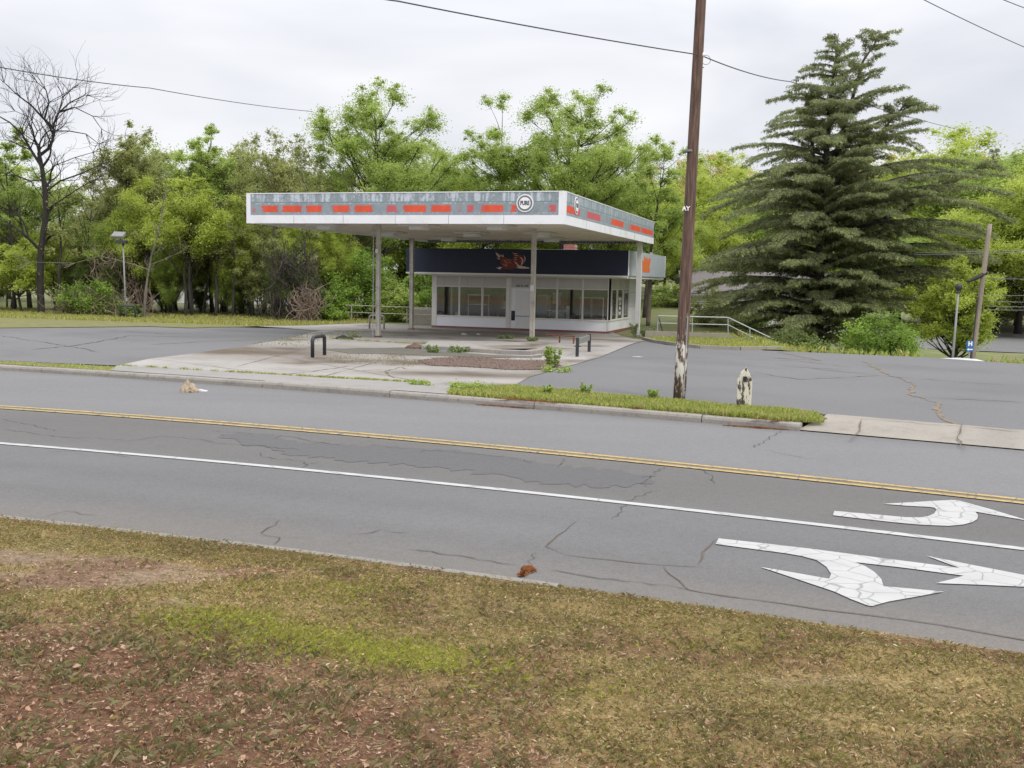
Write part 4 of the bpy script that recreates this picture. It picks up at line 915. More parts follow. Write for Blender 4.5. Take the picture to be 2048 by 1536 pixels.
# firebird mark on the navy fascia: thin painted shapes
def painted(pts_px,name,mat,lift,parent=fz):
    q=[mfz(*a) for a in pts_px]; m_=MB(); m_.prism([(a,b) for a,b in q],-1.2-.03-lift,-1.2-.0305-lift+.0006); return m_.build(name,mat,parent)
Mt['darkred']=simple('dark_red_glow_paint',(.16,.018,.010),.5,var=.6,sc=6); Mt['palepink']=simple('faded_pink_paint',(.62,.45,.42),.5,var=.2); Mt['salmon']=simple('faded_orange_paint',(.62,.20,.12),.5,var=.2)
def z17(l): return [(960+x/17.07,490+y/17.07) for x,y in l]
painted(z17([(560,270),(700,330),(820,410),(900,440),(1100,480),(1150,420),(1110,330),(1180,300),(1300,300),(1450,380),(1560,450),(1480,620),(1420,700),(1250,780),(1050,840),(850,820),(700,790),(760,700),(690,600),(720,520),(600,430)]),'phoenix_body',Mt['darkred'],.002)
for l,mt_ in (([(530,240),(640,320),(700,410),(640,400),(560,330)],'palepink'),([(660,310),(790,370),(820,410),(740,385)],'palepink'),([(780,290),(820,400),(790,370)],'palepink'),([(560,340),(680,420),(640,430)],'palepink'),([(560,440),(680,470),(660,500),(600,470)],'palepink'),
  ([(550,770),(680,770),(640,735),(760,765),(700,790),(710,840),(620,810)],'palepink'),([(1090,240),(1180,290),(1300,290),(1180,315)],'palepink'),([(1160,330),(1340,380),(1220,370)],'palepink'),([(1150,420),(1290,440),(1200,445)],'palepink'),([(1150,490),(1270,490),(1230,510)],'palepink'),
  ([(870,450),(940,500),(1110,530),(950,520)],'salmon'),([(780,490),(880,540),(960,640),(1010,670),(900,610)],'salmon'),([(740,630),(850,680),(930,760),(880,730)],'salmon'),([(820,600),(930,690),(1000,710),(900,700)],'salmon'),([(940,560),(1090,630),(1010,620)],'salmon'),
  ([(1340,400),(1430,440),(1480,520),(1470,640),(1400,710),(1440,600),(1440,510)],'palepink'),([(1480,340),(1550,420),(1555,510),(1500,610),(1530,500),(1520,420)],'palepink'),([(1380,500),(1440,580),(1430,660),(1380,710),(1410,600)],'salmon'),
  ([(1170,540),(1260,620),(1340,700),(1420,715),(1680,770),(1680,800),(1560,810),(1340,800),(1220,770),(1330,760),(1220,700),(1310,710),(1220,640)],'palepink')):
    painted(z17(l),'phoenix_stroke',Mt[mt_],.0045)
# orange flame on the side fascia
SB=Bc.copy()
def sfz(px,py): return plane_u(px,py,SB,vv)
pts=[(960+x/5.39,370+y/5.39) for x,y in [(1750,940),(1752,880),(1745,800),(1762,830),(1775,760),(1790,800),(1805,770),(1808,830),(1825,770),(1830,800),(1842,790),(1832,850),(1825,880),(1830,910),(1828,942)]]
m_=MB(); q=[sfz(*a) for a in pts]; n_=len(q); Binv=(Matrix.Translation(WL)@Matrix.Rotation(YAW,4,'Z')).inverted()
vs=[Binv@(SB+vv*a+Vector((0,0,b))+uu*l_) for l_ in (.004,.008) for a,b in q]
m_.add(vs,[tuple(range(n_)),tuple(range(2*n_-1,n_-1,-1))]+[(i,(i+1)%n_,(i+1)%n_+n_,i+n_) for i in range(n_)])
m_.build('flame_mark',Mt['orange'],bld)
# things inside the shop, seen through the glass
BT=Matrix.Translation(WL)@Matrix.Rotation(YAW,4,'Z'); fl=ZP+.02
def inside(name,x,y,label,cat,parts):
    w=BT@Vector((x,max(.25,y-.9),fl)); e=empty(name,w,YAW,label,cat)
    for nm,mt_,bxs in parts: P_(nm,Mt[mt_],bxs,e)
    return e
inside('display_shelf',2.0,1.2,'tall open white wire shelf behind the second window from the left','shelf',[('post',"offwhite",[(0,.05,0,.05,0,1.75)]),('post',"offwhite",[(1.2,1.25,0,.05,0,1.75)]),('shelf',"offwhite",[(.05,1.2,.0,.3,1.70,1.75)]),('shelf',"offwhite",[(.05,1.2,.0,.3,1.18,1.23)]),('back_board','indark',[(-.2,1.6,.31,.34,.3,1.95)])])
inside('service_counter',3.6,1.9,'brown counter with goods behind the third window from the left','counter',[('counter_body','inbrown',[(0,1.4,0,.6,0,1.0)]),('counter_top','inwhite',[(-.05,1.45,-.05,.65,1.0,1.05)]),('box','indark',[(.7,1.2,.1,.5,1.05,1.5)]),('box','inwall',[(.1,.6,.1,.5,1.05,1.4)]),('side_panel','inwhite',[(1.5,1.62,0,.6,0,1.6)])])
inside('drinks_fridge',5.75,2.0,'grey upright fridge behind the window right of the door','fridge',[('cabinet','alum',[(0,.6,0,.6,0,1.8)]),('fridge_door','bluegrey',[(.03,.57,-.03,-.001,.1,1.75)])])
inside('worktable',6.5,1.6,'cluttered worktable behind the window right of the door','table',[('table_top','inwhite',[(0,1.0,0,.6,.95,1.0)]),('leg','greymetal',[(0,.05,0,.05,0,.95)]),('leg','greymetal',[(.95,1.0,0,.05,0,.95)]),('clutter','indark',[(.1,.4,.1,.5,1.0,1.35)]),('clutter','inbrown',[(.5,.85,.1,.5,1.0,1.22)]),('panel','bluegrey',[(.06,.94,.3,.33,.1,.9)])])
inside('display_cabinet',8.35,1.3,'low glass display cabinet behind the rightmost front window','cabinet',[('base','inwall',[(0,1.3,0,.5,0,.62)]),('rail','inwhite',[(0,.04,0,.04,.62,1.75),(1.26,1.3,0,.04,.62,1.75),(0,1.3,0,.04,1.71,1.75)]),('back_board','indark',[(-.1,1.5,.51,.54,.5,1.95)]),('divider','greymetal',[(.5,.62,.3,.35,.62,1.7)])])
inside('room_divider',7.55,1.5,'slim white divider post behind the fifth window','divider',[('post','inwhite',[(0,.16,0,.16,0,1.25)]),('base','greymetal',[(-.08,.24,-.08,.24,0,.03)])])
inside('wall_panelling',.2,1.6,'pale yellow board leaning in the leftmost window','board',[('board','inwall',[(.9,1.15,0,.03,0,.75)]),('foot','inwhite',[(.9,1.15,-.08,.08,0,.03)])])
# ---------------------------------------------------------------- small objects
def pipe_hoop(px0,py0,px1,py1,h,r,mat,label,name='hoop_guard',cat='guard rail',group=None,square=False,foot=None):
    a=ong(px0,py0); b=ong(px1,py1) ; e=empty(name,a,0,label,cat,group); m_=MB()
    d=Vector((b.x-a.x,b.y-a.y,0)); L_=d.length; d.normalize(); c=.13 if not square else .02
    pth=[(0,0,-.05),(0,0,h-c)]+[(d.x*c*(1-math.cos(t)),d.y*c*(1-math.cos(t)),h-c+c*math.sin(t)) for t in np.linspace(.3,PI/2,5)]
    q=[(d.x*(L_-c+c*math.sin(t)),d.y*(L_-c+c*math.sin(t)),h-c+c*math.cos(t)) for t in np.linspace(0,PI/2-.3,5)]
    pth+=q+[(d.x*L_,d.y*L_,h-c),(d.x*L_,d.y*L_,b.z-a.z-.05)]
    m_.tube(pth,r,10); m_.build('pipe',mat,e,smooth=True)
    g=MB(); g.tube([(0,0,0),(0,0,.03)],r*1.7,10); g.build('footing',Mt['kerb'],e); g=MB(); g.tube([(d.x*L_,d.y*L_,b.z-a.z),(d.x*L_,d.y*L_,b.z-a.z+.03)],r*1.7,10); g.build('footing',Mt['kerb'],e)
    return e
pipe_hoop(625,717,649,712,.62,.055,Mt['black'],'black bent pipe hoop guard standing alone on the left of the apron')
a=pipe_hoop(739,658,768,659,.72,.05,Mt['rail_rust'],'brown pipe hoop guard behind the left front canopy column')
# square black frame guard with flat panel
pa=ong(1154,714); pb=ong(1178,704); e=empty('frame_guard',pa,0,'dark blue frame guard with pale flat top rail at the apron right edge','guard rail')
for q in (pa,pb):
    m_=MB(); l=q-pa; m_.bevbox(l.x-.05,l.x+.05,l.y-.05,l.y+.05,l.z-.05,l.z+.62,.01); m_.build('post',Mt['black'],e)
d=(pb-pa); m_=MB(); n_=Vector((-d.y,d.x,0)).normalized()*.025
v=[Vector(p_)+s_*n_+Vector((0,0,z)) for z in (.40,.585) for p_ in ((0,0,0),tuple(d)) for s_ in (1,-1)]
m_.add(v,[(0,2,6,4),(1,5,7,3),(4,6,7,5),(0,1,3,2),(0,4,5,1),(2,3,7,6)]); m_.build('top_rail',Mt['greymetal'],e)
# short rusty rail
pa=ong(1119,686); pb=ong(1147,688); e=empty('rusty_rail',pa,0,'low rusty red rail between the right column and the frame guard','guard rail')
for q in (pa,pb):
    m_=MB(); l=q-pa; m_.bevbox(l.x-.03,l.x+.03,l.y-.03,l.y+.03,l.z-.03,l.z+.27,.005); m_.build('post',Mt['rust'],e)
m_=MB(); m_.tube([(-.5,.1,.3),(pb-pa)+Vector((0.05,0,.29))],.028,8); m_.build('rail',Mt['rust'],e)
# island kerb stones and puddle
isl=pl([(842,700),(905,703),(935,705),(1000,709),(1060,711),(1094,706)]); 
isl=[Vector(q) for q in isl]
tot=0; k=0
for i in range(len(isl)-1):
    a,b=isl[i],isl[i+1]; n_=max(1,int((b-a).length/.62))
    for j in range(n_):
        p0=a.lerp(b,j/n_); p1=a.lerp(b,(j+1)/n_); z=zgf(p0.x,p0.y); e=MB(); d=(p1-p0).length; ang=math.atan2((p1-p0).y,(p1-p0).x)
        T=Matrix.Translation((p0.x,p0.y,z))@Matrix.Rotation(ang,4,'Z'); e.bevbox(.01,d-.01,0,.28,0,.15,.015,Matrix()); 
        o=e.build('island_kerb_stone',Mt['kerb'] if (k%3) else Mt['walk']); o.matrix_world=T
        tag(o,'worn concrete kerb stone edging the raised pump island','kerb stone','kerb stones edging the pump island'); k+=1
slab=sheet('island_slab',pl([(845,699.5),(1000,706),(1088,704.5),(1100,694),(1000,690),(860,688)]),Mt['conc'],.135,.5,tonefn=ctone)
pud=sheet('puddle',jag(pl([(640,699),(720,697),(800,696),(850,700),(930,707),(1000,711),(1060,713),(1092,709),(1085,716),(1000,717),(900,714),(800,709),(700,708)]),.08,.4,8),Mt['puddle'],.020,.8)
mul=sheet('mulch_patch',jag(pl([(835,722),(880,716),(960,716),(1040,722),(1095,722),(1118,732),(1090,741),(1010,740),(930,735),(860,732)]),.1,.3,9),Mt['mulch'],.022,.4,zfun=lambda x,y: zg(x,y)+.01*fbm(x,y,5,4))
r=np.random.RandomState(77); ip=inpoly(pl([(825,722),(880,714),(960,714),(1040,719),(1105,720),(1125,733),(1090,744),(1010,743),(920,737),(850,734)])); x=r.uniform(-6,3,16000); y=r.uniform(22,36,16000); k=ip(x,y); x=x[k];y=y[k];n=len(x)
blades('mulch_litter',x,y,zg(x,y)+.03,r.uniform(.006,.025,n),r.uniform(.015,.04,n),np.array([[.17,.10,.08],[.26,.17,.13],[.09,.06,.05],[.22,.18,.08]])[r.randint(4,size=n)]*r.uniform(.7,1.3,(n,1)),1.6,'brown mulch and leaf litter drifted on the apron in front of the island',cat='leaf litter',seed=78)
# rusty pine-needle drifts by the kerbs
def drift(px,py,rx,ry,n,seed,label,z=ZR,ang=-.33):
    c=onz(px,py,z); r=np.random.RandomState(seed); a=r.rand(n)*2*PI; q=np.sqrt(r.rand(n)); u_=q*np.cos(a)*rx*(1+.5*np.sin(3*a+seed)); v_=q*np.sin(a)*ry
    x=c.x+u_*math.cos(ang)-v_*math.sin(ang); y=c.y+u_*math.sin(ang)+v_*math.cos(ang); n=len(x)
    hb=.005*(1-q)
    zz=np.full(n,z)+.006+hb+np.where((y>farl(x)-.02)&(y<farl(x)+.25),.14,0)
    return blades('needle_drift',x,y,zz,r.uniform(.005,.02,n),r.uniform(.02,.06,n),np.array([[.34,.13,.05],[.26,.10,.045],[.42,.2,.09]])[r.randint(3,size=n)],1.8,label,cat='pine needles',seed=seed)
drift(1052,1143,.045,.17,700,1,'rusty pine needles in the gutter of the near kerb',ang=-.25)
drift(943,800,.12,.42,1400,2,'rusty pine needles spilling over the far kerb left part',ang=1.2)
drift(1045,815,.75,.14,2500,3,'rusty pine needles drifted against the far kerb')
drift(1520,856,.45,.09,1200,4,'rusty pine needles below the pointed stump')
drift(1275,831,.12,.2,700,5,'small clump of rusty needles over the far kerb',ang=1.2)
drift(1660,843,.6,.12,1500,6,'rusty needles at the end of the grass strip')
# crumpled bag and sheet of litter
def crumple(name,c,sx,sy,sz,mat,label,cat,seed):
    r=random.Random(seed); bm=bmesh.new(); bmesh.ops.create_icosphere(bm,subdivisions=3,radius=1)
    for v in bm.verts:
        k=1+.28*math.sin(v.co.x*5+seed)*math.cos(v.co.y*6)+r.uniform(-.10,.10); v.co=Vector((v.co.x*sx*k,v.co.y*sy*k,max(v.co.z,-.05)*sz*k*(1.25-.6*abs(v.co.x+.3))))
    me=bpy.data.meshes.new(name); bm.to_mesh(me); bm.free(); me.materials.append(mat); o=bpy.data.objects.new(name,me); C.objects.link(o); o.location=c; return tag(o,label,cat)
crumple('paper_bag',onz(379,784,ZR),.17,.15,.19,Mt['paperbag'],'crumpled tan paper bag lying in the far lane by the kerb','litter',3)
crumple('paper_sheet',onz(402,782,ZR),.17,.08,.03,Mt['litter'],'flat white piece of litter just right of the crumpled bag','litter',5)
crumple('paper_cup',ong(928,670),.14,.05,.07,Mt['litter'],'white cup lying in front of the shop, left one of two','litter',7)
crumple('paper_cup',ong(957,670),.10,.05,.06,Mt['litter'],'white cup lying in front of the shop, right one of two','litter',9)
crumple('tyre_scrap',ong(690,679),.38,.12,.13,Mt['rubber'],'black torn tyre scrap on the slab left of the column','litter',2)
crumple('tyre_scrap',ong(1157,694),.16,.07,.05,Mt['rubber'],'small black scrap lying left of the frame guard','litter',12)
crumple('paper_sheet',ong(1277,714),.22,.05,.015,Mt['litter'],'white scrap on the right asphalt lot','litter',14)
crumple('brush_pile',ong(835,698),.38,.2,.16,Mt['mulch'],'dark heap of brush in the puddle left of the weeds','debris',15)
# pointed stump post
q=ong(1487,814); w=.29/2; e=empty('stump_post',q,-.2,'short pointed wooden post with peeling white paint in the grass strip','post')
m_=MB(); prof=[(-w*.95,-.1),(w*.95,-.1),(w,.45),(w*.98,.56),(.02,.80),(-w*.6,.68),(-w,.52)]
m_.prism([(a,b) for a,b in prof],-.10,.10); o=m_.build('post',Mt['stump'],e,bevel=.012)
m_=MB(); m_.box(-.035,.035,-.125,-.101,.52,.62); m_.build('dark_knot',Mt['indark'],e)
# utility pole
def pole(base,top,r0,r1,mat,name,label):
    e=empty(name,base,0,label,'utility pole'); d=top-base; pth=[d*t for t in np.linspace(-.01,1,14)]; m_=MB(); m_.tube(pth,[r0+(r1-r0)*t for t in np.linspace(0,1,14)],20); m_.build('shaft',mat,e,smooth=True); return e
pb_=ong(1358.5,801); tp=at(1402,0,pb_.y+.0); d=(tp-pb_); ptop=pb_+d*1.35
up=pole(pb_,ptop,.130,.092,Mt['pole'],'utility_pole','tall brown wooden utility pole with peeling white paint at its foot')
def onpole(px,py): # local point on the camera side of the pole
    return at(px,py,pb_.y)-pb_
for px,py,h in ((1370,418,.09),):
    c=onpole(px,py); T=Matrix.Translation(c+Vector((0,-.125,0)))@Matrix.Rotation(PI/2,4,'X'); mtext('AY',.12,.004,'tag_lettering',Mt['signwhite'],up,T,bold=.004)
for px,py in ((1378,302),): 
    c=onpole(px,py); m_=MB(); m_.tube([c+Vector((0,0,-.02)),c+Vector((0,0,.02))],.118,20); m_.build('band',Mt['greymetal'],up)
c=onpole(1403,110); m_=MB(); m_.tube([c+Vector((-.06,-.02,0)),c+Vector((.06,-.02,0))],.05,10); m_.build('insulator',Mt['signwhite'],up)
m_=MB(); m_.tube([c+Vector((.09+.09*math.cos(t),-.02,-.1+.09*math.sin(t))) for t in np.linspace(0,2*PI,16)],.005,5); m_.build('wire_loop',Mt['wire'],up)
c=onpole(1405,135); m_=MB(); m_.tube([c+Vector((-.05,0,0)),c+Vector((.03,0,0))],.008,6); m_.build('bolt',Mt['darkmetal'],up)
c0=onpole(1367,740); m_=MB(); m_.tube([(.06,-.12,.1),Vector((.075,-.12,1.1)),Vector((.09,-.117,1.75))],.012,6); m_.build('ground_wire',Mt['galv'],up)
# wires
def wire(pts,r,mat,label,sag=0,group=None,n=14):
    P=[]
    for i in range(len(pts)-1):
        a,b=pts[i],pts[i+1]
        for k in range(n): t=k/n; q=a.lerp(b,t); q=q-Vector((0,0,sag*4*t*(1-t))); P.append(q)
    P.append(pts[-1]); m_=MB(); m_.tube([q-P[0] for q in P],r,5); o=m_.build('power_line',mat); o.location=P[0]; return tag(o,label,'wire',group)
wp=pb_+onpole(1405,112)
wire([at(640,-35,14),at(795,2,16),wp-Vector((.12,.12,0))],.012,Mt['wire'],'black wire running from the sky at top centre to the tall pole',.03)
wire([wp,at(1580,163,30),at(1935,263,62)],.013,Mt['wire'],'black wire sagging from the tall pole down to the right past the cedar',.08)
wire([at(-120,112,30),at(300,176,44),at(625,223,66)],.018,Mt['wire'],'black wire crossing the sky above the left trees',.1)
wire([at(1790,-30,24),at(2100,116,30)],.011,Mt['wire'],'wire crossing the top right corner, lower one',.05)
wire([at(1960,-20,24),at(2100,34,30)],.011,Mt['wire'],'wire in the far top right corner, upper one',.02)
# lamp posts
def lamp(q,h,lean,label,flip=1):
    e=empty('lamp_post',q,0,label,'lamp post','lamp posts at the edge of the station'); m_=MB(); m_.tube([(0,0,-.1),(lean*.5,0,h*.5),(lean,0,h)],[.055,.05,.042],10); m_.build('pole',Mt['lamppole'],e,smooth=True)
    m_=MB(); m_.tube([(lean,0,h),(lean,0,h+.12)],[.09,.06],10); m_.build('collar',Mt['darkmetal'],e)
    return e
q=at(252,626,60); q.z=zgf(q.x,q.y); lp=lamp(q,4.35,-.09,'pale lamp post with a flat tilted lamp head at the left tree line')
m_=MB(); T=Matrix.Translation((-.32,0,4.95))@Matrix.Rotation(.02,4,'Y')@Matrix.Rotation(.5,4,'X'); m_.bevbox(-.40,.32,-.3,.3,-.09,.09,.03,T); lh=m_.build('lamp_head',Mt['greymetal'],lp)
m_=MB(); m_.bevbox(-.3,.25,-.2,.2,-.11,-.0905,.005,T); m_.build('lens',Mt['inwhite'],lh)
m_=MB(); m_.bevbox(-.42,.15,-.22,.22,4.46,4.66,.05); m_.build('ballast_box',Mt['darkmetal'],lp)
m_=MB(); m_.tube([(-.2,0,4.6),(-.3,0,4.9)],.03,8); m_.build('bracket',Mt['darkmetal'],lp)
q=at(1903.5,728,44); q.z=zgf(q.x,q.y); lp=lamp(q,at(1907,585,44).z-q.z,.08,'thin grey lamp post with a round dark globe beyond the right lot')
m_=MB(); hz=at(1907,585,44).z-q.z
rr_=[.0,.09,.14,.16,.14,.09,.0]; m_.tube([(.08,0,hz+.08+z) for z in (0,.03,.09,.17,.25,.31,.34)],[max(.01,a) for a in rr_],14); m_.build('globe',Mt['darkmetal'],lp,smooth=True)
# hoop guard at the left lamp
pa=at(241,629,59.5); pb2=at(263,629,59.5); pa.z=zgf(pa.x,pa.y); e=empty('hoop_guard',pa,0,'dark green pipe guard in front of the left lamp post','guard rail')
m_=MB(); L_=pb2.x-pa.x; m_.tube([(0,0,-.1),(0,0,.72),(.05,0,.78),(L_*1.3,0,.78),(L_*1.35,0,.72),(L_*1.35,0,-.1)],.055,8); m_.build('pipe',Mt['greenpipe'],e,smooth=True)
m_=MB(); m_.tube([(0,0,0),(0,0,.03)],.1,8); m_.build('footing',Mt['kerb'],e)
# second utility pole, right, with stacked cables, and the blue hospital sign
def onYg(px,Y): q=at(px,600,Y); q.z=zgf(q.x,q.y); return q
b2=onYg(1949,47); t2=at(1980,448,47); r2=pole(b2,t2,.14,.10,Mt['wood_far'],'utility_pole','leaning grey wooden utility pole beyond the right lot with a cable bundle')
m_=MB(); m_.tube([(-.12,-.15,0),((t2-b2)*.55)+Vector((-.17,-.12,0))],.03,6); m_.build('riser_conduit',Mt['darkmetal'],r2)
c=at(1972,546,47)-b2; m_=MB(); m_.tube([c,c+Vector((-.45,-.1,-.22)),c+Vector((-.85,-.1,-.42))],[.10,.10,.06],8); m_.build('splice_case',Mt['indark'],r2)
sb=onYg(1946,44); e=empty('hospital_sign',sb,0,'blue hospital sign with white H and arrow on a post by the leaning pole','sign')
zt=at(1946,682,44).z-sb.z; zb_=at(1946,703,44).z-sb.z
m_=MB(); m_.box(-.03,.03,.0,.03,-.1,zt); m_.build('post',Mt['galv'],e)
m_=MB(); m_.bevbox(-.155,.155,-.03,-.002,zb_+.20,zt,.004); s1=m_.build('sign_panel',Mt['signblue'],e); mtext('H',.26,.002,'lettering',Mt['signwhite'],s1,Matrix.Translation((0,-.033,(zb_+.2+zt)/2))@Matrix.Rotation(PI/2,4,'X'),bold=.012)
m_=MB(); m_.bevbox(-.155,.155,-.03,-.002,zb_,zb_+.185,.004); s2=m_.build('arrow_panel',Mt['signblue'],e)
m_=MB(); zc=zb_+.09; m_.prism([(-.13,zc),(-.06,zc-.06),(-.06,zc-.025),(.12,zc-.025),(.12,zc+.025),(-.06,zc+.025),(-.06,zc+.06)],-.036,-.0305); m_.build('arrow',Mt['signwhite'],s2)
for k,(y0,y1,lb) in enumerate(((502,498,'top grey wire right of the leaning pole'),(506,502,'second grey wire right of the leaning pole'),(556,558,'thin wire below the cable bundle'),(590,590,'middle wire right of the leaning pole'),(602,604,'thick wire right of the leaning pole'),(612,613,'lower wire right of the leaning pole'),(619,619,'lowest wire right of the leaning pole'))):
    wire([at(1830 if k<2 else 1972,y0+(3 if k<2 else 0),52 if k<2 else 47.2),at(2110,y1,44)],.012,Mt['wirelight'],lb,.03)
wire([at(1974,543,47),at(2110,566,40)],.014,Mt['wire'],'black cable sagging right from the splice on the leaning pole',.1)
# third pole behind the shop with cables
b3=onYg(1296,74); b3=at(1296,655,62); b3.z=zgf(b3.x,b3.y); t3=at(1303,505,62)
p3=pole(b3,t3,.14,.11,Mt['wood_far'],'utility_pole','thin brown utility pole right behind the shop wall')
m_=MB(); m_.tube([t3-b3-Vector((.4,.1,.5)),t3-b3-Vector((-.4,.1,.5))],.04,6); m_.build('crossarm',Mt['wood_far'],p3)
for k,(y0,y1,y2) in enumerate(((580,584,590),(588,593,600),(596,603,611))):
    wire([at(1270,y0-1,64),at(1300,y0,62),at(1480,y1,60),at(1640,y2-14,58)],.016,Mt['wire'],('upper','middle','lower')[k]+' black cable passing the thin pole behind the shop',.15)
wire([at(1640,572,62),at(1820,566,58)],.010,Mt['wirelight'],'thin pale wire in front of the dark cedar foot',.2)
# pipe railing beside the steps
Yr=50.0
def rp(px,py,Y=Yr): return at(px,py,Y)
e0=rp(1455,668); e=empty('pipe_railing',e0,0,'grey two-rail pipe railing running right then down the steps beside the shop','railing')
def lp_(px,py,Y=Yr): return rp(px,py,Y)-e0
m_=MB(); m_.tube([lp_(1315,632),lp_(1384,633.5),lp_(1456,635),lp_(1500,656),lp_(1584,696)],.032,8); m_.build('top_rail',Mt['galv'],e)
m_=MB(); m_.tube([lp_(1316,646),lp_(1384,648),lp_(1456,649.5),lp_(1500,672),lp_(1540,690)],.026,8); m_.build('middle_rail',Mt['galv'],e)
for a,b in (((1316,631),(1314.5,662)),((1384.5,633.5),(1384.5,665)),((1456,634),(1456,668)),((1499.5,656),(1499.5,684)),((1583,696),(1583,706))):
    m_=MB(); m_.tube([lp_(*a),lp_(*b)],.032,8); m_.build('post',Mt['galv'],e)
for a,b in (((1317,634),(1325,662)),):
    m_=MB(); m_.tube([lp_(*a),lp_(*b)],.03,8); m_.build('brace',Mt['darkmetal'],e)
rw=empty('retaining_wall',rp(1384,668,49.7),0,'low concrete retaining wall under the pipe railing','wall'); o0=rp(1384,668,49.7)
m_=MB()
q=[rp(1290,661,49.9),rp(1384,665.5,49.9),rp(1455,667.5,49.9),rp(1530,698,49.9)]
for i in range(3):
    a,b=q[i]-o0,q[i+1]-o0; v=[]
    for s_,zz in ((0,-1.6),(0,0),(.25,0),(.25,-1.6)):
        for w_ in (a,b): v.append((w_.x,w_.y+s_-.12,w_.z+zz if zz==0 else min(a.z,b.z)+zz))
    m_.add(v,[(0,1,3,2),(2,3,5,4),(4,5,7,6),(0,2,4,6),(1,7,5,3)])
m_.build('wall_body',Mt['conc2'],rw)
m_=MB(); c=rp(1384,662,50)-o0; d_=rp(1381,683,50)-o0; m_.tube([c,d_],.06,4); m_.build('leaning_slab',Mt['conc2'],rw)
# pipe fence behind the canopy on the left
e0=rp(690,640,62); e=empty('pipe_fence',e0,0,'grey two-rail pipe fence in front of the bushes behind the canopy','fence')
for y0 in (610,624): m_=MB(); m_.tube([rp(690,y0,62)-e0,rp(770,y0+3,61)-e0,rp(868,y0+6,60)-e0],.026,6); m_.build('rail',Mt['rail_rust'],e)
for px in (703,758,814,864): m_=MB(); m_.tube([rp(px,609+ (px-690)*.035,62-(px-690)/89)-e0,rp(px,640+(px-690)*.04,62-(px-690)/89)-e0],.035,6); m_.build('post',Mt['rail_rust'],e)
# low concrete block behind fence
q=rp(845,632,60.8); e=MB(); e.bevbox(-.55,.55,-.2,.2,-.5,.45,.02); o=e.build('concrete_block',Mt['rail_rust']); o.location=q; tag(o,'grey concrete block by the pipe fence left of the shop','block')
# white house behind the cedar
hY=78; hx0=at(1375,600,hY).x; hx1=at(1700,600,hY).x; hz1=at(1500,592,hY).z; hb=-2.2
e=empty('white_house',(hx0,hY,hb),-.05,'white clapboard house with a dull brown roof behind the cedar','house'); W_=hx1-hx0; hh=hz1-hb
m_=MB(); m_.box(0,W_,0,7,0,hh); wl_=m_.build('wall',Mt['siding'],e)
m_=MB()
for k in range(18): m_.box(0,W_,-.02,-.002,hh-.02-k*.2,hh-.005-k*.2)
m_.build('clapboard_line',Mt['greymetal'],wl_)
m_=MB(); m_.add([(-.4,-.5,hh),(W_+.4,-.5,hh),(W_+.4,3.5,hh+1.9),(-.4,3.5,hh+1.9),(W_+.4,7.5,hh),(-.4,7.5,hh),(-.4,-.5,hh-.12),(W_+.4,-.5,hh-.12),(-.4,7.5,hh-.12),(W_+.4,7.5,hh-.12)],[(0,1,2,3),(3,2,4,5),(6,7,1,0),(0,3,5),(1,4,2),(8,5,4,9),(6,0,5,8),(7,9,4,1),(6,8,9,7)]); m_.build('roof',Mt['roofshingle'],e)
for k in (1.5,4.2,7,9.6):
    wn=MB(); wn.box(k,k+.9,-.05,-.021,hh-1.7,hh-.4); f_=wn.build('window',Mt['carglass'],e); wn=MB(); wn.box(k-.08,k,-.06,-.021,hh-1.78,hh-.32); wn.box(k+.9,k+.98,-.06,-.021,hh-1.78,hh-.32); wn.box(k,k+.9,-.06,-.021,hh-.4,hh-.32); wn.box(k,k+.9,-.06,-.021,hh-1.78,hh-1.7); wn.build('frame',Mt['signwhite'],f_)
# pale low building glimpsed through the left trunks
q=at(300,630,95); e=empty('far_building',(q.x-4,95,-.6),0,'long low pale building glimpsed between the left trunks','building')
m_=MB(); m_.box(0,22,0,6,0,1.6); m_.build('wall',Mt['siding'],e); m_=MB(); m_.box(-.3,22.3,-.3,6.3,1.6,1.9); m_.build('roof',Mt['roofshingle'],e)
for k in range(6): m_=MB(); m_.box(1+k*3.5,2.2+k*3.5,-.03,-.002,.5,1.2); m_.build('window',Mt['carglass'],e)
# white car parked below the lot edge
cq=at(1908,724,42.5); gz=zgf(cq.x,cq.y); rz=at(1908,720,42.5).z
e=empty('parked_car',(cq.x,42.5,gz),-1.0,'white car roof just showing below the right lot edge','car')
top=max(rz-gz,1.3)+.07
def carbody():
    m_=MB(); hw=.88; prof=[(-2.2,.35),(-2.25,.75),(-1.9,.92),(-1.25,1.0),(-.75,top-.06),(-.2,top),(.6,top),(1.15,top-.08),(1.75,1.02),(2.2,.95),(2.28,.6),(2.2,.35)]
    for y0,y1,ins in ((-hw,hw,0),):
        n_=len(prof); V=[]; 
        for y,s_ in ((-hw,1),(-hw+.12,1.0),(hw-.12,1.0),(hw,1)):
            for a,b in prof: 
                zz=b-(.07 if abs(y)>hw-.01 else 0); yy=y*(.86 if b>1.05 else 1); V.append((a,yy,zz))
        F=[]
        for j in range(3):
            for i in range(n_): k=(i+1)%n_; F.append((j*n_+i,(j+1)*n_+i,(j+1)*n_+k,j*n_+k))
        F+=[tuple(range(n_)),tuple(range(4*n_-1,3*n_-1,-1))]
        m_.add(V,F)
    return m_
carbody().build('body',Mt['carpaint'],e,smooth=False,bevel=.03)
for s_ in (-1,1):
    m_=MB(); y=s_*.80; pts=[(-1.1,1.03),(-.72,top-.12),(.55,top-.08),(1.5,1.05)]
    m_.prism(pts,y-.01,y+.03); m_.build('side_window',Mt['carglass'],e)
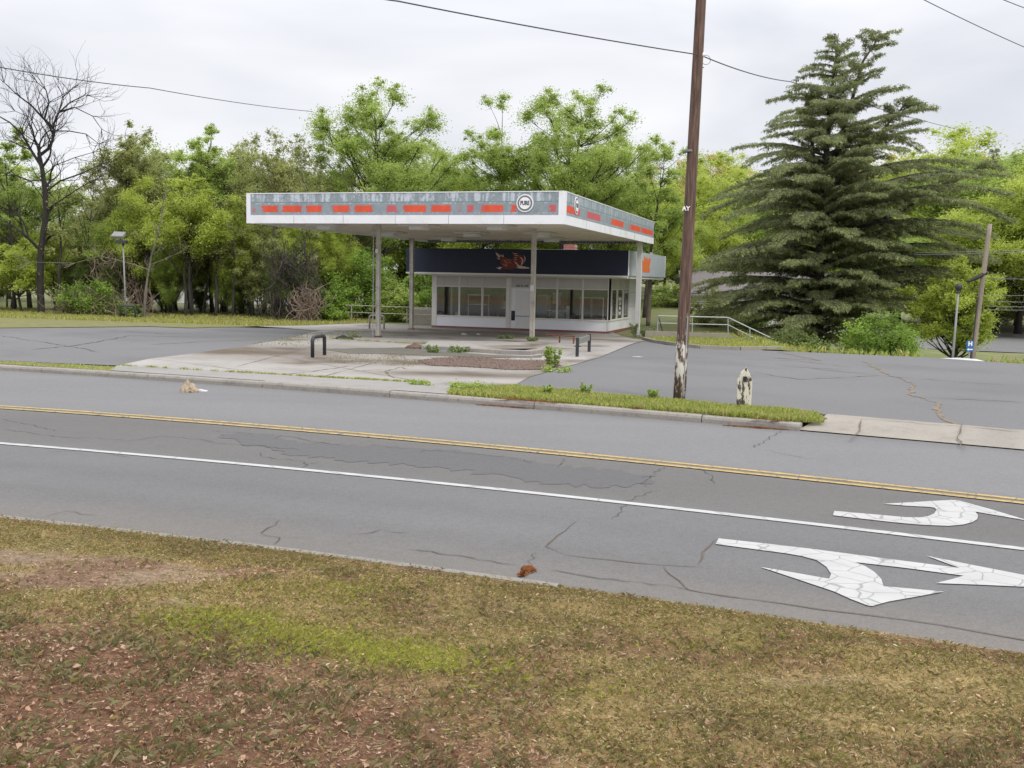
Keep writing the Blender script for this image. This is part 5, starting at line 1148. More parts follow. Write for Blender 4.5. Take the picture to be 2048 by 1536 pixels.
for x_ in (-1.4,1.4):
    for s_ in (-1,1): m_=MB(); m_.tube([(x_,s_*.72,.33),(x_,s_*.9,.33)],.33,18); w_=m_.build('wheel',Mt['rubber'],e); m_=MB(); m_.tube([(x_,s_*.901,.33),(x_,s_*.91,.33)],.2,12); m_.build('rim',Mt['greymetal'],w_)
# far lot seen beyond on the right
fl_=[at(1700,700,60),at(2300,706,60),at(2300,664,105),at(1700,658,105)]
def farz(px,py):
    z=-2.17
    return onz(px,py,z)
P4=[farz(1690,690),farz(1850,703),farz(2100,708),farz(2400,712),farz(2400,674),farz(2100,667),farz(1900,663),farz(1760,660)]
sheet('far_asphalt_lot',[(q.x,q.y) for q in P4],Mt['lot'],-.035,3,tonefn=ltone)
# ================================================================ trees
def leaves_np(cs,n,size,seed,flat=.7,per=None,upb=.35,asp=.55):
    """cs: list of (centre, radius); n leaves in gaussian clumps -> V,F,rnd"""
    r=np.random.RandomState(seed); c=np.array([p for p,_ in cs]); R_=np.array([q for _,q in cs]); w=R_**2; w=w/w.sum()
    k=r.choice(len(cs),n,p=w); g=r.normal(size=(n,3)); g/=np.linalg.norm(g,axis=1)[:,None]; rad=np.abs(r.normal(size=n))*.62
    P=c[k]+g*(R_[k]*np.minimum(rad,1.3))[:,None]*np.array([1,1,flat])
    a=r.normal(size=(n,3)); a[:,2]*=.5; a/=np.linalg.norm(a,axis=1)[:,None]
    up=np.array([0,0,1.])*upb+r.normal(size=(n,3))*.6; b=np.cross(a,up); b/=np.linalg.norm(b,axis=1)[:,None]+1e-9
    s=(size[0]+(size[1]-size[0])*r.rand(n))[:,None]/2
    V=np.stack([P-a*s,P+b*s*asp,P+a*s,P-b*s*asp],1).reshape(-1,3); F=np.arange(4*n).reshape(n,4)
    # rnd: per clump value + per leaf jitter
    rk=r.rand(len(cs)); rnd=np.clip(.5*rk[k]+.5*r.rand(n),0,1)
    return V,F,rnd
def leafobj(name,cs,n,size,mat,parent,seed,**k):
    V,F,rnd=leaves_np(cs,n,size,seed,**k); return np_mesh(name,V,F,mat,parent,{'rnd':('FACE','FLOAT',rnd)})
def curve(a,b,bend,n=6):
    return [a.lerp(b,t)+bend*(4*t*(1-t)) for t in np.linspace(0,1,n)]
def leafy(name,seed,Ht,trunk_h,rx,leaf,bark,nl,size,ncl=46,tr=.16,crf=(.16,.26),ry=None,shape=1.0,lean=(0,0),twigs=2,open_=.45,label=None,cat='tree',group=None,multi=1,low=0,flat=.7,skew=0):
    R_=random.Random(seed); e=empty(name,(0,0,0),0,label,cat,group); ry=ry or rx; cz=(Ht+trunk_h)/2; rz=(Ht-trunk_h)/2
    m_=MB(); tops=[]
    for q in range(multi):
        bx,by=(R_.uniform(-.5,.5),R_.uniform(-.4,.4)) if multi>1 else (0,0)
        tx=lean[0]+(R_.uniform(-.35,.35)*rx if multi>1 else R_.uniform(-.1,.1)*rx); ty=lean[1]+R_.uniform(-.1,.1)*rx
        b=Vector((R_.uniform(-.25,.25),R_.uniform(-.2,.2),0)); pth=curve(Vector((bx,by,-.3)),Vector((tx,ty,trunk_h+(Ht-trunk_h)*.72)),b,10); tops.append(pth)
        rr=[tr*(1.25 if i==0 else 1)*(1-.82*i/9)/math.sqrt(multi) for i in range(10)]; m_.tube(pth,rr,8)
    cs=[]
    for i in range(ncl):
        for _ in range(20):
            d=Vector((R_.gauss(0,1),R_.gauss(0,1),R_.gauss(0,1))).normalized(); q=R_.random()**open_
            zz=d.z*q; wid=(1-max(0,zz)**2*.25)*(1 if zz>-.2 else 1)*shape
            c=Vector((lean[0]+skew*zz+d.x*q*rx*wid,lean[1]+d.y*q*ry*wid,cz+zz*rz))
            if c.z>low: break
        cr_=R_.uniform(*crf)*rx*(1.1-.35*max(0,zz)); cs.append((tuple(c),cr_))
        pth=tops[R_.randrange(len(tops))]; hd=math.hypot(c.x-lean[0],c.y-lean[1])
        zt=min(max(trunk_h*.75,c.z-hd*R_.uniform(.5,.9)-.4),pth[-1].z); 
        k=min(range(10),key=lambda j:abs(pth[j].z-zt)); a=pth[k]
        bend=Vector((0,0,-.08*hd))+Vector((R_.uniform(-.2,.2),R_.uniform(-.2,.2),0)); r0=max(.022,tr*.42*(1-k/14)); lp=curve(a,c,bend,6); m_.tube(lp,[r0*(1-.75*t/5) for t in range(6)],5,False)
        for j in range(twigs):
            dd=Vector((R_.gauss(0,1),R_.gauss(0,1),R_.gauss(.5,.7))).normalized()*cr_*R_.uniform(.7,1.15); m_.tube([lp[4],c+dd*.5,c+dd],[r0*.28,r0*.18,.008],4,False)
            cs.append((tuple(c+dd*.8),cr_*.45))
    m_.build('trunk',bark,e,smooth=True)
    leafobj('crown',cs,nl,size,leaf,e,seed+100,flat=flat)
    return e
def place(e,px,Y,sc=1,rz=0,dz=0,base=None):
    q=at(px,600,Y); e.location=(q.x,q.y,zgf(q.x,q.y)+dz); e.scale=(sc,sc,sc) if not hasattr(sc,'__len__') else sc; e.rotation_euler=(0,0,rz); return e
def hgt(px,py,Y): q=at(px,py,Y); return q.z-zgf(q.x,q.y)
# --- the two big spring trees behind the shop
wA=lambda px,Y: px/FPX*Y
Y=72; e=leafy('broadleaf_tree',21,hgt(760,165,Y),4.5,wA(148,Y),Mt['leafA'],Mt['bark'],170000,(.08,.17),ncl=95,tr=.30,crf=(.15,.25),twigs=3,open_=.42,label='big bright green broadleaf tree rising behind the left half of the canopy'); place(e,758,Y)
Y=74; e=leafy('broadleaf_tree',22,hgt(1150,158,Y),5.5,wA(150,Y),Mt['leafA'],Mt['bark'],120000,(.08,.17),ncl=80,tr=.26,crf=(.13,.23),twigs=3,open_=.45,lean=(1.2,0),label='tallest airy green tree behind the canopy corner, sky showing through'); place(e,1110,Y)
Y=77; e=leafy('broadleaf_tree',23,hgt(1010,190,Y),5,wA(90,Y),Mt['leafA'],Mt['bark'],60000,(.08,.17),ncl=50,tr=.2,crf=(.18,.28),twigs=3,label='medium airy green tree between the two biggest trees'); place(e,990,Y)
Y=70; e=leafy('broadleaf_tree',24,hgt(1325,262,Y),3.5,wA(80,Y),Mt['leafA'],Mt['bark'],34000,(.08,.16),ncl=40,tr=.15,crf=(.15,.25),twigs=3,lean=(.9,0),label='thin open green tree just left of the tall brown pole'); place(e,1290,Y)
# background row and fill
protoB=leafy('broadleaf_tree',31,12,2.0,4.6,Mt['leafB'],Mt['bark'],95000,(.09,.19),ncl=80,tr=.2,crf=(.2,.3),open_=.4,label='yellow green spring tree filling the wood behind the station',group='yellow green trees in the wood behind')
protoA=leafy('broadleaf_tree',32,12,1.8,4.8,Mt['leafA'],Mt['bark'],95000,(.09,.19),ncl=80,tr=.2,crf=(.2,.3),open_=.4,label='mid green tree filling the wood behind the station',group='mid green trees in the wood behind')
protoF=leafy('broadleaf_tree',33,12,1.8,4.8,Mt['leafF'],Mt['bark'],80000,(.09,.19),ncl=80,tr=.2,crf=(.18,.28),open_=.4,label='pale golden tree in new leaf far behind the cedar',group='pale golden trees far behind')
protoC=leafy('scrub_tree',34,10,1.0,3.0,Mt['leafC'],Mt['twig'],60000,(.07,.15),ncl=80,tr=.13,crf=(.18,.32),open_=.5,twigs=5,multi=3,label='olive brown scrubby tree in the left tree line',group='olive scrub trees in the left tree line')
protoD=leafy('ivy_tree',35,8,.2,2.1,Mt['leafD'],Mt['bark'],46000,(.08,.16),ncl=60,tr=.2,crf=(.3,.45),open_=.6,twigs=1,label='dark ivy clad thicket low in the left tree line',group='dark ivy thickets in the left tree line')
protos={'B':protoB,'A':protoA,'F':protoF,'C':protoC,'D':protoD}; usedp=set()
PH={'B':12,'A':12,'F':12,'C':10,'D':8}
def put(k,px,py,Y,wd=1.0,rz=None,R_=random.Random(99)):
    s=hgt(px,py,Y)/PH[k]; rz=R_.uniform(0,6.28) if rz is None else rz
    o=protos[k] if k not in usedp else copy_tree(protos[k]); usedp.add(k)
    return place(o,px,Y,(s*wd,s*wd,s),rz)
# behind the station, mid band
for k,px,py,Y,wd in (('B',690,400,80,1.2),('B',800,330,86,1.1),('A',900,330,84,1.1),('B',960,360,80,1.3),('A',1060,340,86,1.1),('B',1150,350,84,1.2),('A',1230,340,88,1.0),('B',1300,370,84,1.1),('A',640,330,84,.9),('A',860,250,82,.75),('A',1210,235,80,.6),
  ('B',1370,330,100,1.1),('F',1330,320,115,1.0),('B',1430,310,118,1.1),('F',1410,300,125,1.0),('A',1350,420,95,1.1),('B',1300,440,92,1.0),('A',1480,350,112,1.1),('F',1500,330,128,1.1),('A',1560,400,110,1.2),('B',1640,380,115,1.2),
  ('F',1720,300,125,1.2),('B',1790,330,110,1.1),('A',1850,285,112,1.1),('B',1910,262,118,1.2),('A',1990,268,108,1.1),('F',1880,300,130,1.2),('A',2040,290,104,1.2),('B',2080,330,95,1.1),('A',2120,300,110,1.2),('B',1960,400,98,1.2),('F',1800,350,130,1.1),('A',2180,280,110,1.2),('A',1730,400,100,1.3),
  ('B',560,360,82,1.1),('A',500,330,84,1.1),('B',60,470,90,1.3),('B',-60,430,86,1.3),('A',180,430,86,1.2),('A',380,350,80,.9),('F',20,440,96,1.3),('B',-160,380,80,1.2),('B',-250,300,80,1.2)): put(k,px,py,Y,wd)
# dark woods on the far right low, behind the far lot
protos['E']=leafy('broadleaf_tree',36,10,.6,4.4,Mt['leafC'],Mt['twig'],50000,(.10,.2),ncl=70,tr=.18,crf=(.2,.3),open_=.6,twigs=4,multi=3,label='dark bare twigged woodland tree beyond the far right lot',group='dark woodland trees beyond the far right lot'); PH['E']=10
for px,py,Y in ((1965,470,122),(2030,455,126),(2090,470,122),(1900,480,128),(2160,470,124),(1995,560,112),(2060,560,112),(2140,560,112)): put('E',px,py,Y,1.2)
# --- left tree line
for px,py,Y,wd in ((300,360,67,.8),(500,400,67,.8),(590,400,66.5,.7),(660,420,67,.7),(235,400,68,.8),(110,450,69,.8),(345,470,66,.6),(455,500,66.5,.6)): put('A' if px%2 else 'B',px,py,Y,wd)
for px,py,Y,wd in ((60,300,74,.9),(350,270,76,.9),(450,290,75,.9)): put('A',px,py,Y,wd)
for px,py,Y,wd in ((270,240,70,.85),(560,250,70,.8),(480,255,72,.9),(640,300,71,.8),(330,300,72,.9),(600,330,68,.9),(210,330,74,1.0),(680,350,70,.8),(520,420,66,.8),(150,420,70,.9),(20,330,74,.9),(-70,330,70,1.0),(440,380,70,.9)): put('C',px,py,Y,wd)
for px,py,Y,wd in ((585,490,63,.9),(550,520,64,.8),(180,500,67,1.0),(220,520,66,.9),(330,520,68,1.0),(130,540,68,1.0),(480,520,68,1.0),(620,520,65,.7),(-20,520,68,1.1),(280,440,70,.9),(400,560,70,1.1)): put('D',px,py,Y,wd)
put('C',1425,560,69,.7)
def one(k,*a,**kw): return place(leafy(*a,**kw),*k)
Y=65; one((385,Y),'broadleaf_tree',41,hgt(400,355,Y),3.0,wA(92,Y),Mt['leafB'],Mt['bark'],80000,(.08,.16),ncl=65,tr=.15,crf=(.16,.27),twigs=3,label='bright yellow green maple in front of the left tree line')
Y=70; one((425,Y),'broadleaf_tree',42,hgt(415,245,Y),5.5,wA(62,Y),Mt['leafA'],Mt['bark'],56000,(.08,.16),ncl=56,tr=.16,crf=(.2,.33),twigs=3,lean=(-.2,0),label='tall fresh green tree rising above the yellow green maple')
Y=69; one((265,Y),'broadleaf_tree',43,hgt(262,228,Y),6.0,wA(42,Y),Mt['leafC'],Mt['bark'],32000,(.08,.16),ncl=38,tr=.16,crf=(.25,.38),twigs=3,label='tall narrow olive tree right of the bare tree')
Y=68; one((28,Y),'broadleaf_tree',44,hgt(20,235,Y),3.5,wA(60,Y),Mt['leafA'],Mt['bark'],34000,(.08,.16),ncl=40,tr=.13,crf=(.18,.3),twigs=3,lean=(-.3,0),label='loose light green tree at the left edge of the frame')
Y=66; one((45,Y),'broadleaf_tree',45,hgt(45,480,Y),1.2,wA(60,Y),Mt['leafB'],Mt['bark'],26000,(.08,.16),ncl=32,tr=.1,crf=(.2,.33),twigs=3,label='small yellow green tree low at the left edge')
# understorey trunks
protoT=None
def thin_tree(seed):
    R_=random.Random(seed); e=empty('thin_trunk_tree',(0,0,0),0,'slim dark trunked understorey tree with a forked top','tree','slim understorey trees in the left tree line'); m_=MB()
    p=[Vector((0,0,-.3))]; 
    for i in range(7): p.append(p[-1]+Vector((R_.uniform(-.22,.22),R_.uniform(-.1,.1),1.05)))
    m_.tube(p,[.12*(1-.1*i) for i in range(8)],7)
    for k in range(9):
        a=p[R_.randrange(3,8)]; d=Vector((R_.uniform(-1,1),R_.uniform(-.6,.6),R_.uniform(.5,1.2))); m_.tube(curve(a,a+d*1.6,Vector((0,0,-.15)),4),[.04,.03,.02,.01],4,False)
    m_.build('trunk',Mt['bark'],e,smooth=True); cs=[(tuple(p[R_.randrange(4,8)]+Vector((R_.uniform(-1,1),R_.uniform(-1,1),R_.uniform(0,1.2)))),.5) for _ in range(10)]; leafobj('crown',cs,2500,(.1,.2),Mt['leafC'],e,seed); return e
tt=thin_tree(3); t2_=thin_tree(8); t2_['label']='slim dark trunked understorey tree with a crooked stem'
R9=random.Random(17)
for i,(px,Y) in enumerate(((370,64.5),(385,65),(430,65),(300,66),(465,65),(128,66),(340,67),(505,66),(555,64),(610,64.5),(190,67),(405,67),(640,67),(530,68))):
    base_=(tt,t2_)[i%2]; o=base_ if i<2 else copy_tree(base_); place(o,px,Y,R9.uniform(.75,1.05),R9.uniform(0,6))
# --- bare tree, top left
def bare(name,seed,start,Ht,tr,depth,mat,label,cat='tree',spread=.62,group=None,limbs=None,maxn=2600,minr=.006,lenk=.72):
    R_=random.Random(seed); e=empty(name,start,0,label,cat,group); m_=MB(); cnt=[0]
    def br(p,d,L_,r,dep):
        if dep==0 or r<minr or cnt[0]>maxn: return
        cnt[0]+=1; n_=4; pts=[p]; dd=d.copy()
        for i in range(n_):
            dd=(dd+Vector((R_.gauss(0,.16),R_.gauss(0,.16),R_.gauss(.03,.10)))).normalized(); pts.append(pts[-1]+dd*L_/n_)
        m_.tube(pts,[r*(1-.42*i/n_) for i in range(n_+1)],5 if r>.05 else 3,False)
        kids=R_.choice((2,3,3)) 
        for k in range(kids):
            ax=dd.cross(Vector((R_.gauss(0,1),R_.gauss(0,1),R_.gauss(0,1)))).normalized(); an=R_.uniform(.25,spread); nd_=(Matrix.Rotation(an,3,ax)@dd); nd_.z+=.06; nd_.normalize()
            j=n_ if k==0 else R_.randrange(2,n_+1); br(pts[j],nd_,L_*R_.uniform(lenk-.12,lenk+.12),r*(.66 if k==0 else R_.uniform(.38,.56)),dep-1)
    if limbs:
        for pth,r0,r1,dep in limbs:
            pts=[Vector(p) for p in pth]; m_.tube(pts,[.72*(r0+(r1-r0)*i/(len(pts)-1)) for i in range(len(pts))],8)
            for i in range(len(pts)//3,len(pts)):
                d=(pts[i]-pts[i-1]).normalized(); rr=(r0+(r1-r0)*i/(len(pts)-1))
                for s_ in range(2 if i<len(pts)-1 else 4):
                    if i<len(pts)//2 and len(pth)>7: continue
                    ax=d.cross(Vector((R_.gauss(0,1),R_.gauss(0,1),R_.gauss(0,1)))).normalized(); nd_=Matrix.Rotation(R_.uniform(.35,1.0),3,ax)@d; br(pts[i],nd_,Ht*.085*R_.uniform(.7,1.2),max(.022,rr*.45),dep)
    else: br(Vector((0,0,-.2)),Vector((0,0,1)),Ht*.3,tr,depth)
    m_.build('branches',mat,e); return e
Y=65; b0=onYg(82,Y); Lp=lambda px,py,dy=0:at(px,py,Y+dy)-b0
bare('bare_tree',5,b0,14,.3,5,Mt['barkdark'],'tall leafless dark tree with spreading twigs at the upper left',spread=.75,limbs=[
 ([Lp(83,632),Lp(80,560),Lp(82,500),Lp(92,430),Lp(90,380),Lp(84,335),Lp(78,312)],.34,.17,5),
 ([Lp(78,312),Lp(100,295,.3),Lp(108,270,.5),Lp(106,250,.6),Lp(118,225,.8),Lp(140,205,1),Lp(170,190,1)],.15,.04,6),
 ([Lp(106,255,.5),Lp(85,235),Lp(62,210,-.4),Lp(35,190,-.8),Lp(8,165,-1)],.12,.03,6),
 ([Lp(84,335),Lp(62,300),Lp(45,270,.4),Lp(20,245,.5),Lp(-15,225,.6)],.14,.04,5),
 ([Lp(90,235,.4),Lp(98,205,.2),Lp(92,180,-.4),Lp(75,165,-.5)],.08,.03,6),
 ([Lp(118,225,.8),Lp(125,195,1.2),Lp(148,175,1.4)],.06,.03,6),
 ([Lp(90,385),Lp(120,362,.5),Lp(160,348,.8),Lp(200,330,1),Lp(228,342,1)],.09,.03,5),
 ([Lp(92,420),Lp(130,395,-.5),Lp(165,372,-.8),Lp(190,360,-1)],.07,.03,5),
 ([Lp(86,360),Lp(60,362,-.5),Lp(30,350,-1),Lp(0,352,-1)],.07,.03,5),([Lp(118,225,.8),Lp(150,215,1.2),Lp(185,232,1.4),Lp(203,258,1.4)],.06,.025,6),([Lp(106,262,.5),Lp(138,262,-.6),Lp(172,268,-1),Lp(198,288,-1.2)],.06,.025,6),([Lp(60,300),Lp(75,262,-.8),Lp(60,235,-1.2),Lp(30,222,-1.4)],.06,.025,6),([Lp(88,350),Lp(112,330,-.6),Lp(150,315,-1),Lp(185,305,-1)],.05,.025,5)],maxn=9000,lenk=.76)
proto=bare('bare_tree',12,(0,0,0),10,.11,7,Mt['twig'],'grey leafless twiggy tree in the left tree line',group='grey leafless trees in the left tree line',spread=.7,maxn=2200)
for i,(px,Y,py) in enumerate(((350,71,240),(230,72,270),(525,70,250),(610,69,290),(160,71,330),(450,73,250))):
    o=proto if i==0 else copy_tree(proto); s=hgt(px,py,Y)/9.5; place(o,px,Y,s,i*1.3)
# pale sapling beside the lamp
Y=61.5; b0=onYg(288,Y); bare('pale_sapling',9,b0,6,.1,4,Mt['barkgrey'],'pale barked leafless sapling just right of the left lamp post',limbs=[([Lp2 for Lp2 in [at(288,632,Y)-b0,at(290,590,Y)-b0,at(296,550,Y)-b0,at(303,510,Y)-b0,at(314,475,Y)-b0,at(322,440,Y)-b0,at(328,390,Y)-b0]],.11,.04,4),([at(298,540,Y)-b0,at(270,530,Y)-b0,at(235,520,Y)-b0,at(200,512,Y)-b0,at(150,526,Y)-b0,at(60,524,Y)-b0],.05,.015,3),([at(300,530,Y)-b0,at(330,518,Y)-b0,at(360,505,Y)-b0],.04,.015,3)],spread=.8,maxn=900)
# uprooted vine tangle by the canopy's left
def tangle(px,py,Y,rx,rz,n,label,mat,seed,name='vine_tangle'):
    R_=random.Random(seed); b0=onYg(px,Y); e=empty(name,b0,0,label,'vines'); m_=MB()
    for k in range(n):
        a=Vector((R_.uniform(-rx,rx),R_.uniform(-.8,.8),R_.uniform(0,rz))); d=Vector((R_.gauss(0,.5),R_.gauss(0,.4),R_.choice((-1,1))*R_.uniform(.4,1.4))); p=curve(a,a+d,Vector((R_.uniform(-.4,.4),R_.uniform(-.3,.3),R_.uniform(-.2,.2))),5)
        if min(q.z for q in p)<-.05: p=[Vector((q.x,q.y,max(q.z,-.02))) for q in p]
        m_.tube(p,R_.uniform(.008,.03),3,False)
    m_.build('vines',mat,e); return e
tangle(618,630,61,.65,1.25,200,'brown tangle of uprooted dead vines on the ground left of the canopy',Mt['deadtwig'],3)
tangle(585,560,62.2,1.5,4.2,420,'tall grey curtain of dead vines hanging in the tree line left of the canopy',Mt['bark'],4)
tangle(205,620,63,3.2,.9,300,'low heap of cut brush at the foot of the left trees',Mt['deadtwig'],6,'brush_heap')
tangle(235,430,66,1.5,4.5,300,'brown dead vines hanging above the left lamp post',Mt['deadtwig'],8)
# bushes
def bush(name,seed,rx,h,leaf,nl,label,ncl=34,size=(.08,.18),group=None,ry=None): return leafy(name,seed,h,-.2,rx,leaf,Mt['twig'],nl,size,ncl=ncl,tr=.05,crf=(.24,.36),ry=ry,twigs=2,open_=.45,label=label,cat='bush',group=group,multi=3,flat=.8)
for px,py,Y,w_,sd_,lb in ((730,490,66,75,51,'large soft green bush behind the left canopy column'),(840,520,65,45,52,'green bush between the back column and the shop wall'),(680,560,64,42,53,'rounded green bush left of the pipe fence'),(790,560,64,50,54,'low green bush behind the pipe fence'),(655,612,61.5,26,55,'small bright green shrub at the left end of the pipe fence')):
    b=bush('bush',sd_,wA(w_,Y),hgt(px,py,Y),Mt['leafE'] if sd_!=54 else Mt['leafA'],int(14000+w_*260),lb); place(b,px,Y)
b=bush('bush',56,2.1,2.2,Mt['leafE'],12000,'dark leafed bush left of the lamp post in the left tree line'); place(b,180,63.5)
b=bush('bush',57,.9,.8,Mt['leafD'],4000,'low dark shrub at the foot of the left lamp post'); place(b,262,60.8)
Y=41.5; b=bush('bush',58,wA(84,Y),hgt(1760,618,Y)+.2,Mt['leafE'],42000,'bright green layered bush at the edge of the right lot',ncl=60,size=(.06,.13)); place(b,1768,Y,dz=-.1)
b=bush('bush',59,1.5,1.2,Mt['leafD'],9000,'dark green shrub under the cedar near the steps'); place(b,1600,46)
b=bush('bush',60,1.7,1.6,Mt['leafC'],12000,'dull green bush behind the pipe railing'); place(b,1420,62)
b=bush('bush',61,2.4,1.0,Mt['leafD'],15000,'long dark hedge bush in front of the white house'); place(b,1470,66)
b=bush('bush',62,2.4,1.5,Mt['leafA'],12000,'green shrubs on the rise right of the shop wall'); place(b,1345,80)
# autumn-tinted tree by the right lamp
Y=52; one((1912,Y),'broadleaf_tree',63,hgt(1900,520,Y),1.2,wA(92,Y),Mt['leafB'],Mt['bark'],70000,(.07,.15),ncl=70,tr=.14,crf=(.16,.27),twigs=4,open_=.5,label='yellow green broadleaf tree behind the right lamp post')
# ---------------------------------------------------------------- the cedar
def cedar(px,Y,label):
    R_=random.Random(77); q0=onYg(px,Y); s=Y/FPX
    e=empty('cedar_tree',q0,0,label,'tree')
    X0=q0.x
    zof=lambda py: at(px,py,Y).z-q0.z
    # silhouette: picture row -> reach left, right (in metres)
    rows=[62,95,130,165,200,240,275,300,330,380,430,480,520,560,600,640,680]
    Lr=[8,30,50,75,110,140,130,190,215,235,245,255,260,258,250,235,190]; Rr=[20,45,75,120,175,220,190,200,290,350,370,365,335,290,230,200,150]
    zs=[zof(r) for r in rows]
    def reach(z,side): 
        a=Rr if side>0 else Lr; return float(np.interp(z,zs[::-1],a[::-1]))*s
    Htop=zof(66); m_=MB(); V=[];  # needle lists
    tr=curve(Vector((0,0,-.5)),Vector((.25,0,Htop)),Vector((-.25,0,0)),16); m_.tube(tr,[.42*(1-.96*i/15) for i in range(16)],10)
    # secondary leaders
    lead=[([Vector((0,0,zof(440))),Vector((.35,.1,zof(330))),Vector((.9,.1,zof(250))),Vector((1.7,0,zof(120))),Vector((2.6,0,zof(66)))],.2,.03),
          ([Vector((0,.2,zof(460))),Vector((-.5,.5,zof(360))),Vector((-.9,.4,zof(250))),Vector((-.9,.3,zof(190)))],.18,.03),
          ([Vector((.1,-.2,zof(440))),Vector((1.4,-.4,zof(350))),Vector((2.6,-.5,zof(270))),Vector((4.4,-.4,zof(190)))],.17,.03),
          ([Vector((.2,-.2,zof(480))),Vector((3.0,-.6,zof(440))),Vector((6.0,-.6,zof(380))),Vector((9.2,-.4,zof(312)))],.2,.03)]
    for p,a,b in lead: m_.tube(p,[a+(b-a)*i/(len(p)-1) for i in range(len(p))],7)
    P_l=[];D_l=[];S_l=[];W_l=[]
    def spray(p,d,L_,r0,zt,dens=1.0,droop=.30):
        """one bough: curve out, droop at the tip, side branchlets hung with needle tufts"""
        n_=9; pts=[]; 
        for i in range(n_+1):
            t=i/n_; pts.append(p+d*L_*t+Vector((0,0,L_*(.08*math.sin(t*PI*.9)-droop*t**2.8))))
        m_.tube(pts,[r0*(1-.85*i/n_) for i in range(n_+1)],5,False)
        side=Vector((-d.y,d.x,0)).normalized()
        nb=max(8,int(L_*9*dens)); 
        for k in range(nb):
            t=.10+.90*(k+R_.random())/nb; f=t*n_; i=min(int(f),n_-1); b=pts[i].lerp(pts[i+1],f-i)
            w=(.22+.17*L_*math.sin(min(1,(1-t)*1.6+.12)*PI*.5)); w=min(w,1.7)*R_.uniform(.5,1.1)
            sd_=side*(1 if k%2 else -1); dirb=(sd_*R_.uniform(.7,1)+d*R_.uniform(.4,.9)+Vector((0,0,R_.uniform(-.08,.12)))).normalized()
            e2=b+dirb*w+Vector((0,0,-w*w*.22)); 
            if w>.8: m_.tube([b,b.lerp(e2,.5)+Vector((0,0,.05)),e2],[.018,.012,.005],3,False)
            nt=int(5+w*17)
            for j in range(nt):
                u_=(j+R_.random())/nt; c=b.lerp(e2,u_)+Vector((R_.gauss(0,.03),R_.gauss(0,.03),.05*math.sin(u_*PI)))
                hang=R_.uniform(.08,.24)*(1.25-.4*u_)
                dv=(dirb*R_.uniform(.2,.8)+Vector((R_.gauss(0,.35),R_.gauss(0,.35),-R_.uniform(.25,1.05)))).normalized()
                P_l.append(c); D_l.append(dv); S_l.append(hang); W_l.append(R_.random())
    z=zof(668); lev=0
    while z<Htop*.985:
        top_=z>zof(268); lev+=1
        nb=R_.choice((10,11,12)) if z<zof(318) else (5 if not top_ else R_.choice((5,6,7)))
        a0=R_.random()*6.28
        for k in range(nb):
            az_=a0+k*2*PI/nb+R_.uniform(-.3,.3); ca=math.cos(az_); side=1 if ca>0 else -1; zj=z+R_.uniform(-.2,.2)
            rch=reach(zj,side)*(1.22 if top_ else 1.05); dp=min(rch,reach(zj,-1)*1.1,5.6)
            L_=math.hypot(ca*rch,math.sin(az_)*dp)*R_.choice((R_.uniform(.5,.75),R_.uniform(.8,1.0),R_.uniform(.9,1.06)))
            el=R_.uniform(-.02,.12)+((.45 if side>0 else .05) if top_ else (.12 if side>0 else 0)); d=Vector((ca,math.sin(az_),el)).normalized()
            p=Vector((.05*ca,.05*math.sin(az_),max(.8,zj-L_*el*.8)))
            i=min(15,max(0,int(p.z/Htop*15))); p.x+=tr[i].x
            spray(p,d,max(.5,L_),.03+.012*L_,z,dens=1.0,droop=R_.uniform(.05,.16) if top_ else R_.uniform(.05,.18))
        z+=R_.uniform(.62,.86) if z<zof(300) else R_.uniform(.55,.75)
    # foliage along the leaders
    for p,a,b in lead:
        for i in range(1,len(p)):
            for k in range(10):
                t=R_.random(); c=p[i-1].lerp(p[i],t); dd=(p[i]-p[i-1]).normalized(); az_=R_.random()*6.28
                d=(Vector((math.cos(az_),math.sin(az_),R_.uniform(-.1,.25)))+dd*.7).normalized(); spray(c,d,R_.uniform(1.0,2.2)*(.6 if i==len(p)-1 else 1),.025,0,1.0,.25)
        dd=(p[-1]-p[-2]).normalized(); spray(p[-1]-dd*1.2,(dd+Vector((.5,0,-.3))).normalized(),1.6,.02,0,1.2,.2); spray(p[-1]-dd*1.6,(dd+Vector((-.5,0,-.2))).normalized(),1.2,.02,0,1.2,.2)
    dd=Vector((-.25,0,1)).normalized(); spray(tr[-1]-dd*.5,Vector((-.7,0,.7)).normalized(),.9,.02,0,1.2,.5); spray(tr[-2],Vector((.6,.2,.7)).normalized(),.9,.02,0,1.2,.4)
    m_.build('trunk',Mt['cedarbark'],e,smooth=True)
    P=np.array([tuple(v) for v in P_l]); D=np.array([tuple(v) for v in D_l]); S_=np.array(S_l); r=np.random.RandomState(3); n=len(P)
    out_v=[];rn=[]
    for q in range(3):
        dj=D+r.normal(size=(n,3))*.28; dj/=np.linalg.norm(dj,axis=1)[:,None]; sd_=np.cross(dj,r.normal(size=(n,3))); sd_/=np.linalg.norm(sd_,axis=1)[:,None]
        w=(.013+.016*r.rand(n))[:,None]; s_=(S_*r.uniform(.7,1.2,n))[:,None]; p=P+r.normal(size=(n,3))*.035
        out_v.append(np.stack([p-sd_*w*.4,p+sd_*w*.9+dj*s_*.4,p+dj*s_,p-sd_*w*.8+dj*s_*.45],1).reshape(-1,3)); rn.append(np.clip(.5*np.array(W_l)+.5*r.rand(n),0,1))
    V=np.concatenate(out_v); F=np.arange(len(V)).reshape(-1,4); print('cedar quads',len(F))
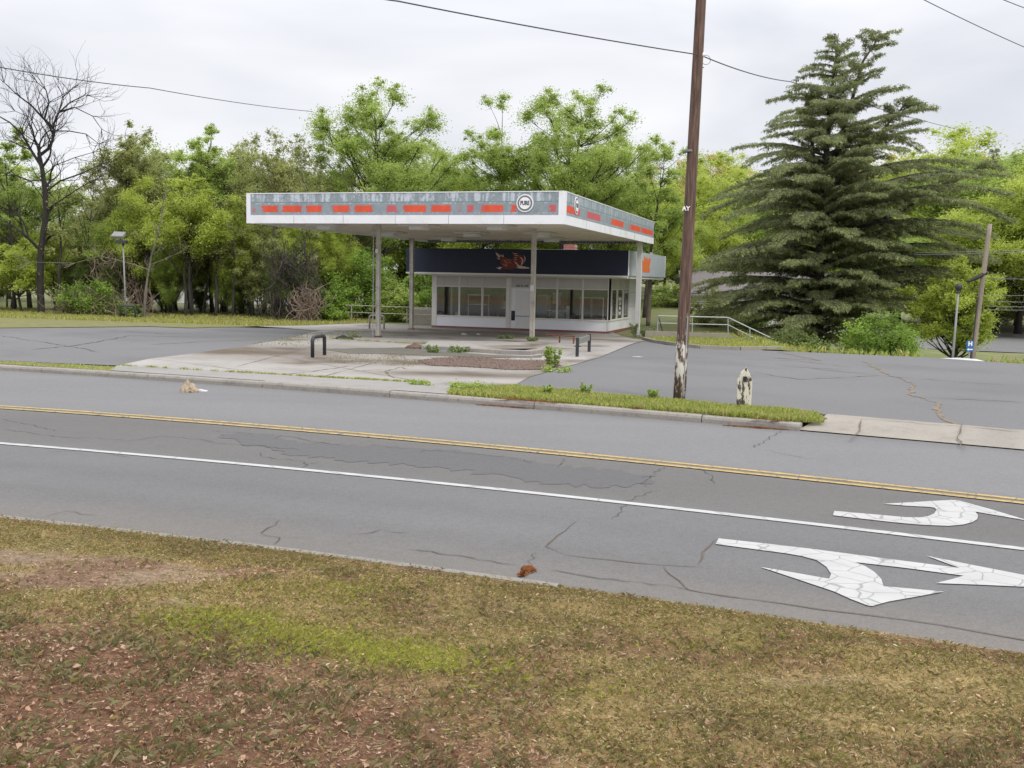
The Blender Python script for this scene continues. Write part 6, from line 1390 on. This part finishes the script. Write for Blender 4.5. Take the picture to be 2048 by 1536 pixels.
    np_mesh('crown',V,F,Mt['needle'],e,{'rnd':('FACE','FLOAT',np.concatenate(rn))})
    return e
cedar(1640,57,'huge dark green cedar with drooping tiered boughs right of the pole')
# ---------------------------------------------------------------- weeds in the concrete
def weed(px,py,h,rx,n,seed,label,Y=None,tall=False):
    q=ong(px,py); R_=random.Random(seed); e=empty('weed_clump',q,0,label,'weeds'); m_=MB(); cs=[]
    for k in range(9 if not tall else 16):
        x,y=R_.uniform(-rx,rx)*.5,R_.uniform(-rx,rx)*.35; t_=Vector((x*1.9,y*1.9,h*R_.uniform(.5,.95))); m_.tube([(x,y,-.02),Vector((x*1.2,y*1.2,t_.z*.5)),t_],[.008,.006,.003],3,False)
        for f_ in (.35,.6,.85,1): cs.append(((x+(t_.x-x)*f_,y+(t_.y-y)*f_,t_.z*f_),rx*.32))
    m_.build('stems',Mt['weed'],e); leafobj('leaves',cs,n,(.03,.08),Mt['sprig' if seed in (3,8,9,10,14,11,13) else 'weed'],e,seed,flat=.8); return e
weed(866,706,.26,.24,1300,1,'green weed clump beside the dark brush heap')
weed(917,706,.22,.30,1500,2,'wide green weed clump left of the island kerb stones')
weed(1108,736,.62,.26,2400,3,'tall feathery pale green weeds at the apron edge near the frame guard')
weed(1011,678,.14,.35,1100,4,'low yellowish weed clump on the slab left of the right column')
weed(1065,683,.16,.25,900,5,'small weed clump at the foot of the right canopy column')
weed(1268,674,.75,.25,1600,6,'dark weeds climbing beside the white corner column')
weed(1304,674,.45,.6,2600,7,'bushy green weeds right of the white corner column')
weed(1171,794,.32,.12,500,8,'thin sprig of weed in the grass strip, middle of three')
weed(1095,795,.30,.10,380,9,'thin sprig of weed in the grass strip, leftmost of three')
weed(1303,803,.26,.12,520,10,'thin sprig of weed in the grass strip, nearest the tall pole')
weed(845,771,.08,.3,500,11,'low tuft of weeds in the sidewalk joint')
weed(712,676,.12,.35,500,12,'dry weeds by the tyre scrap left of the left column')
weed(1112,744,.12,.45,700,13,'low weeds along the asphalt edge below the tall weeds')
weed(940,782,.14,.5,1700,14,'low green clump at the left end of the grass strip')
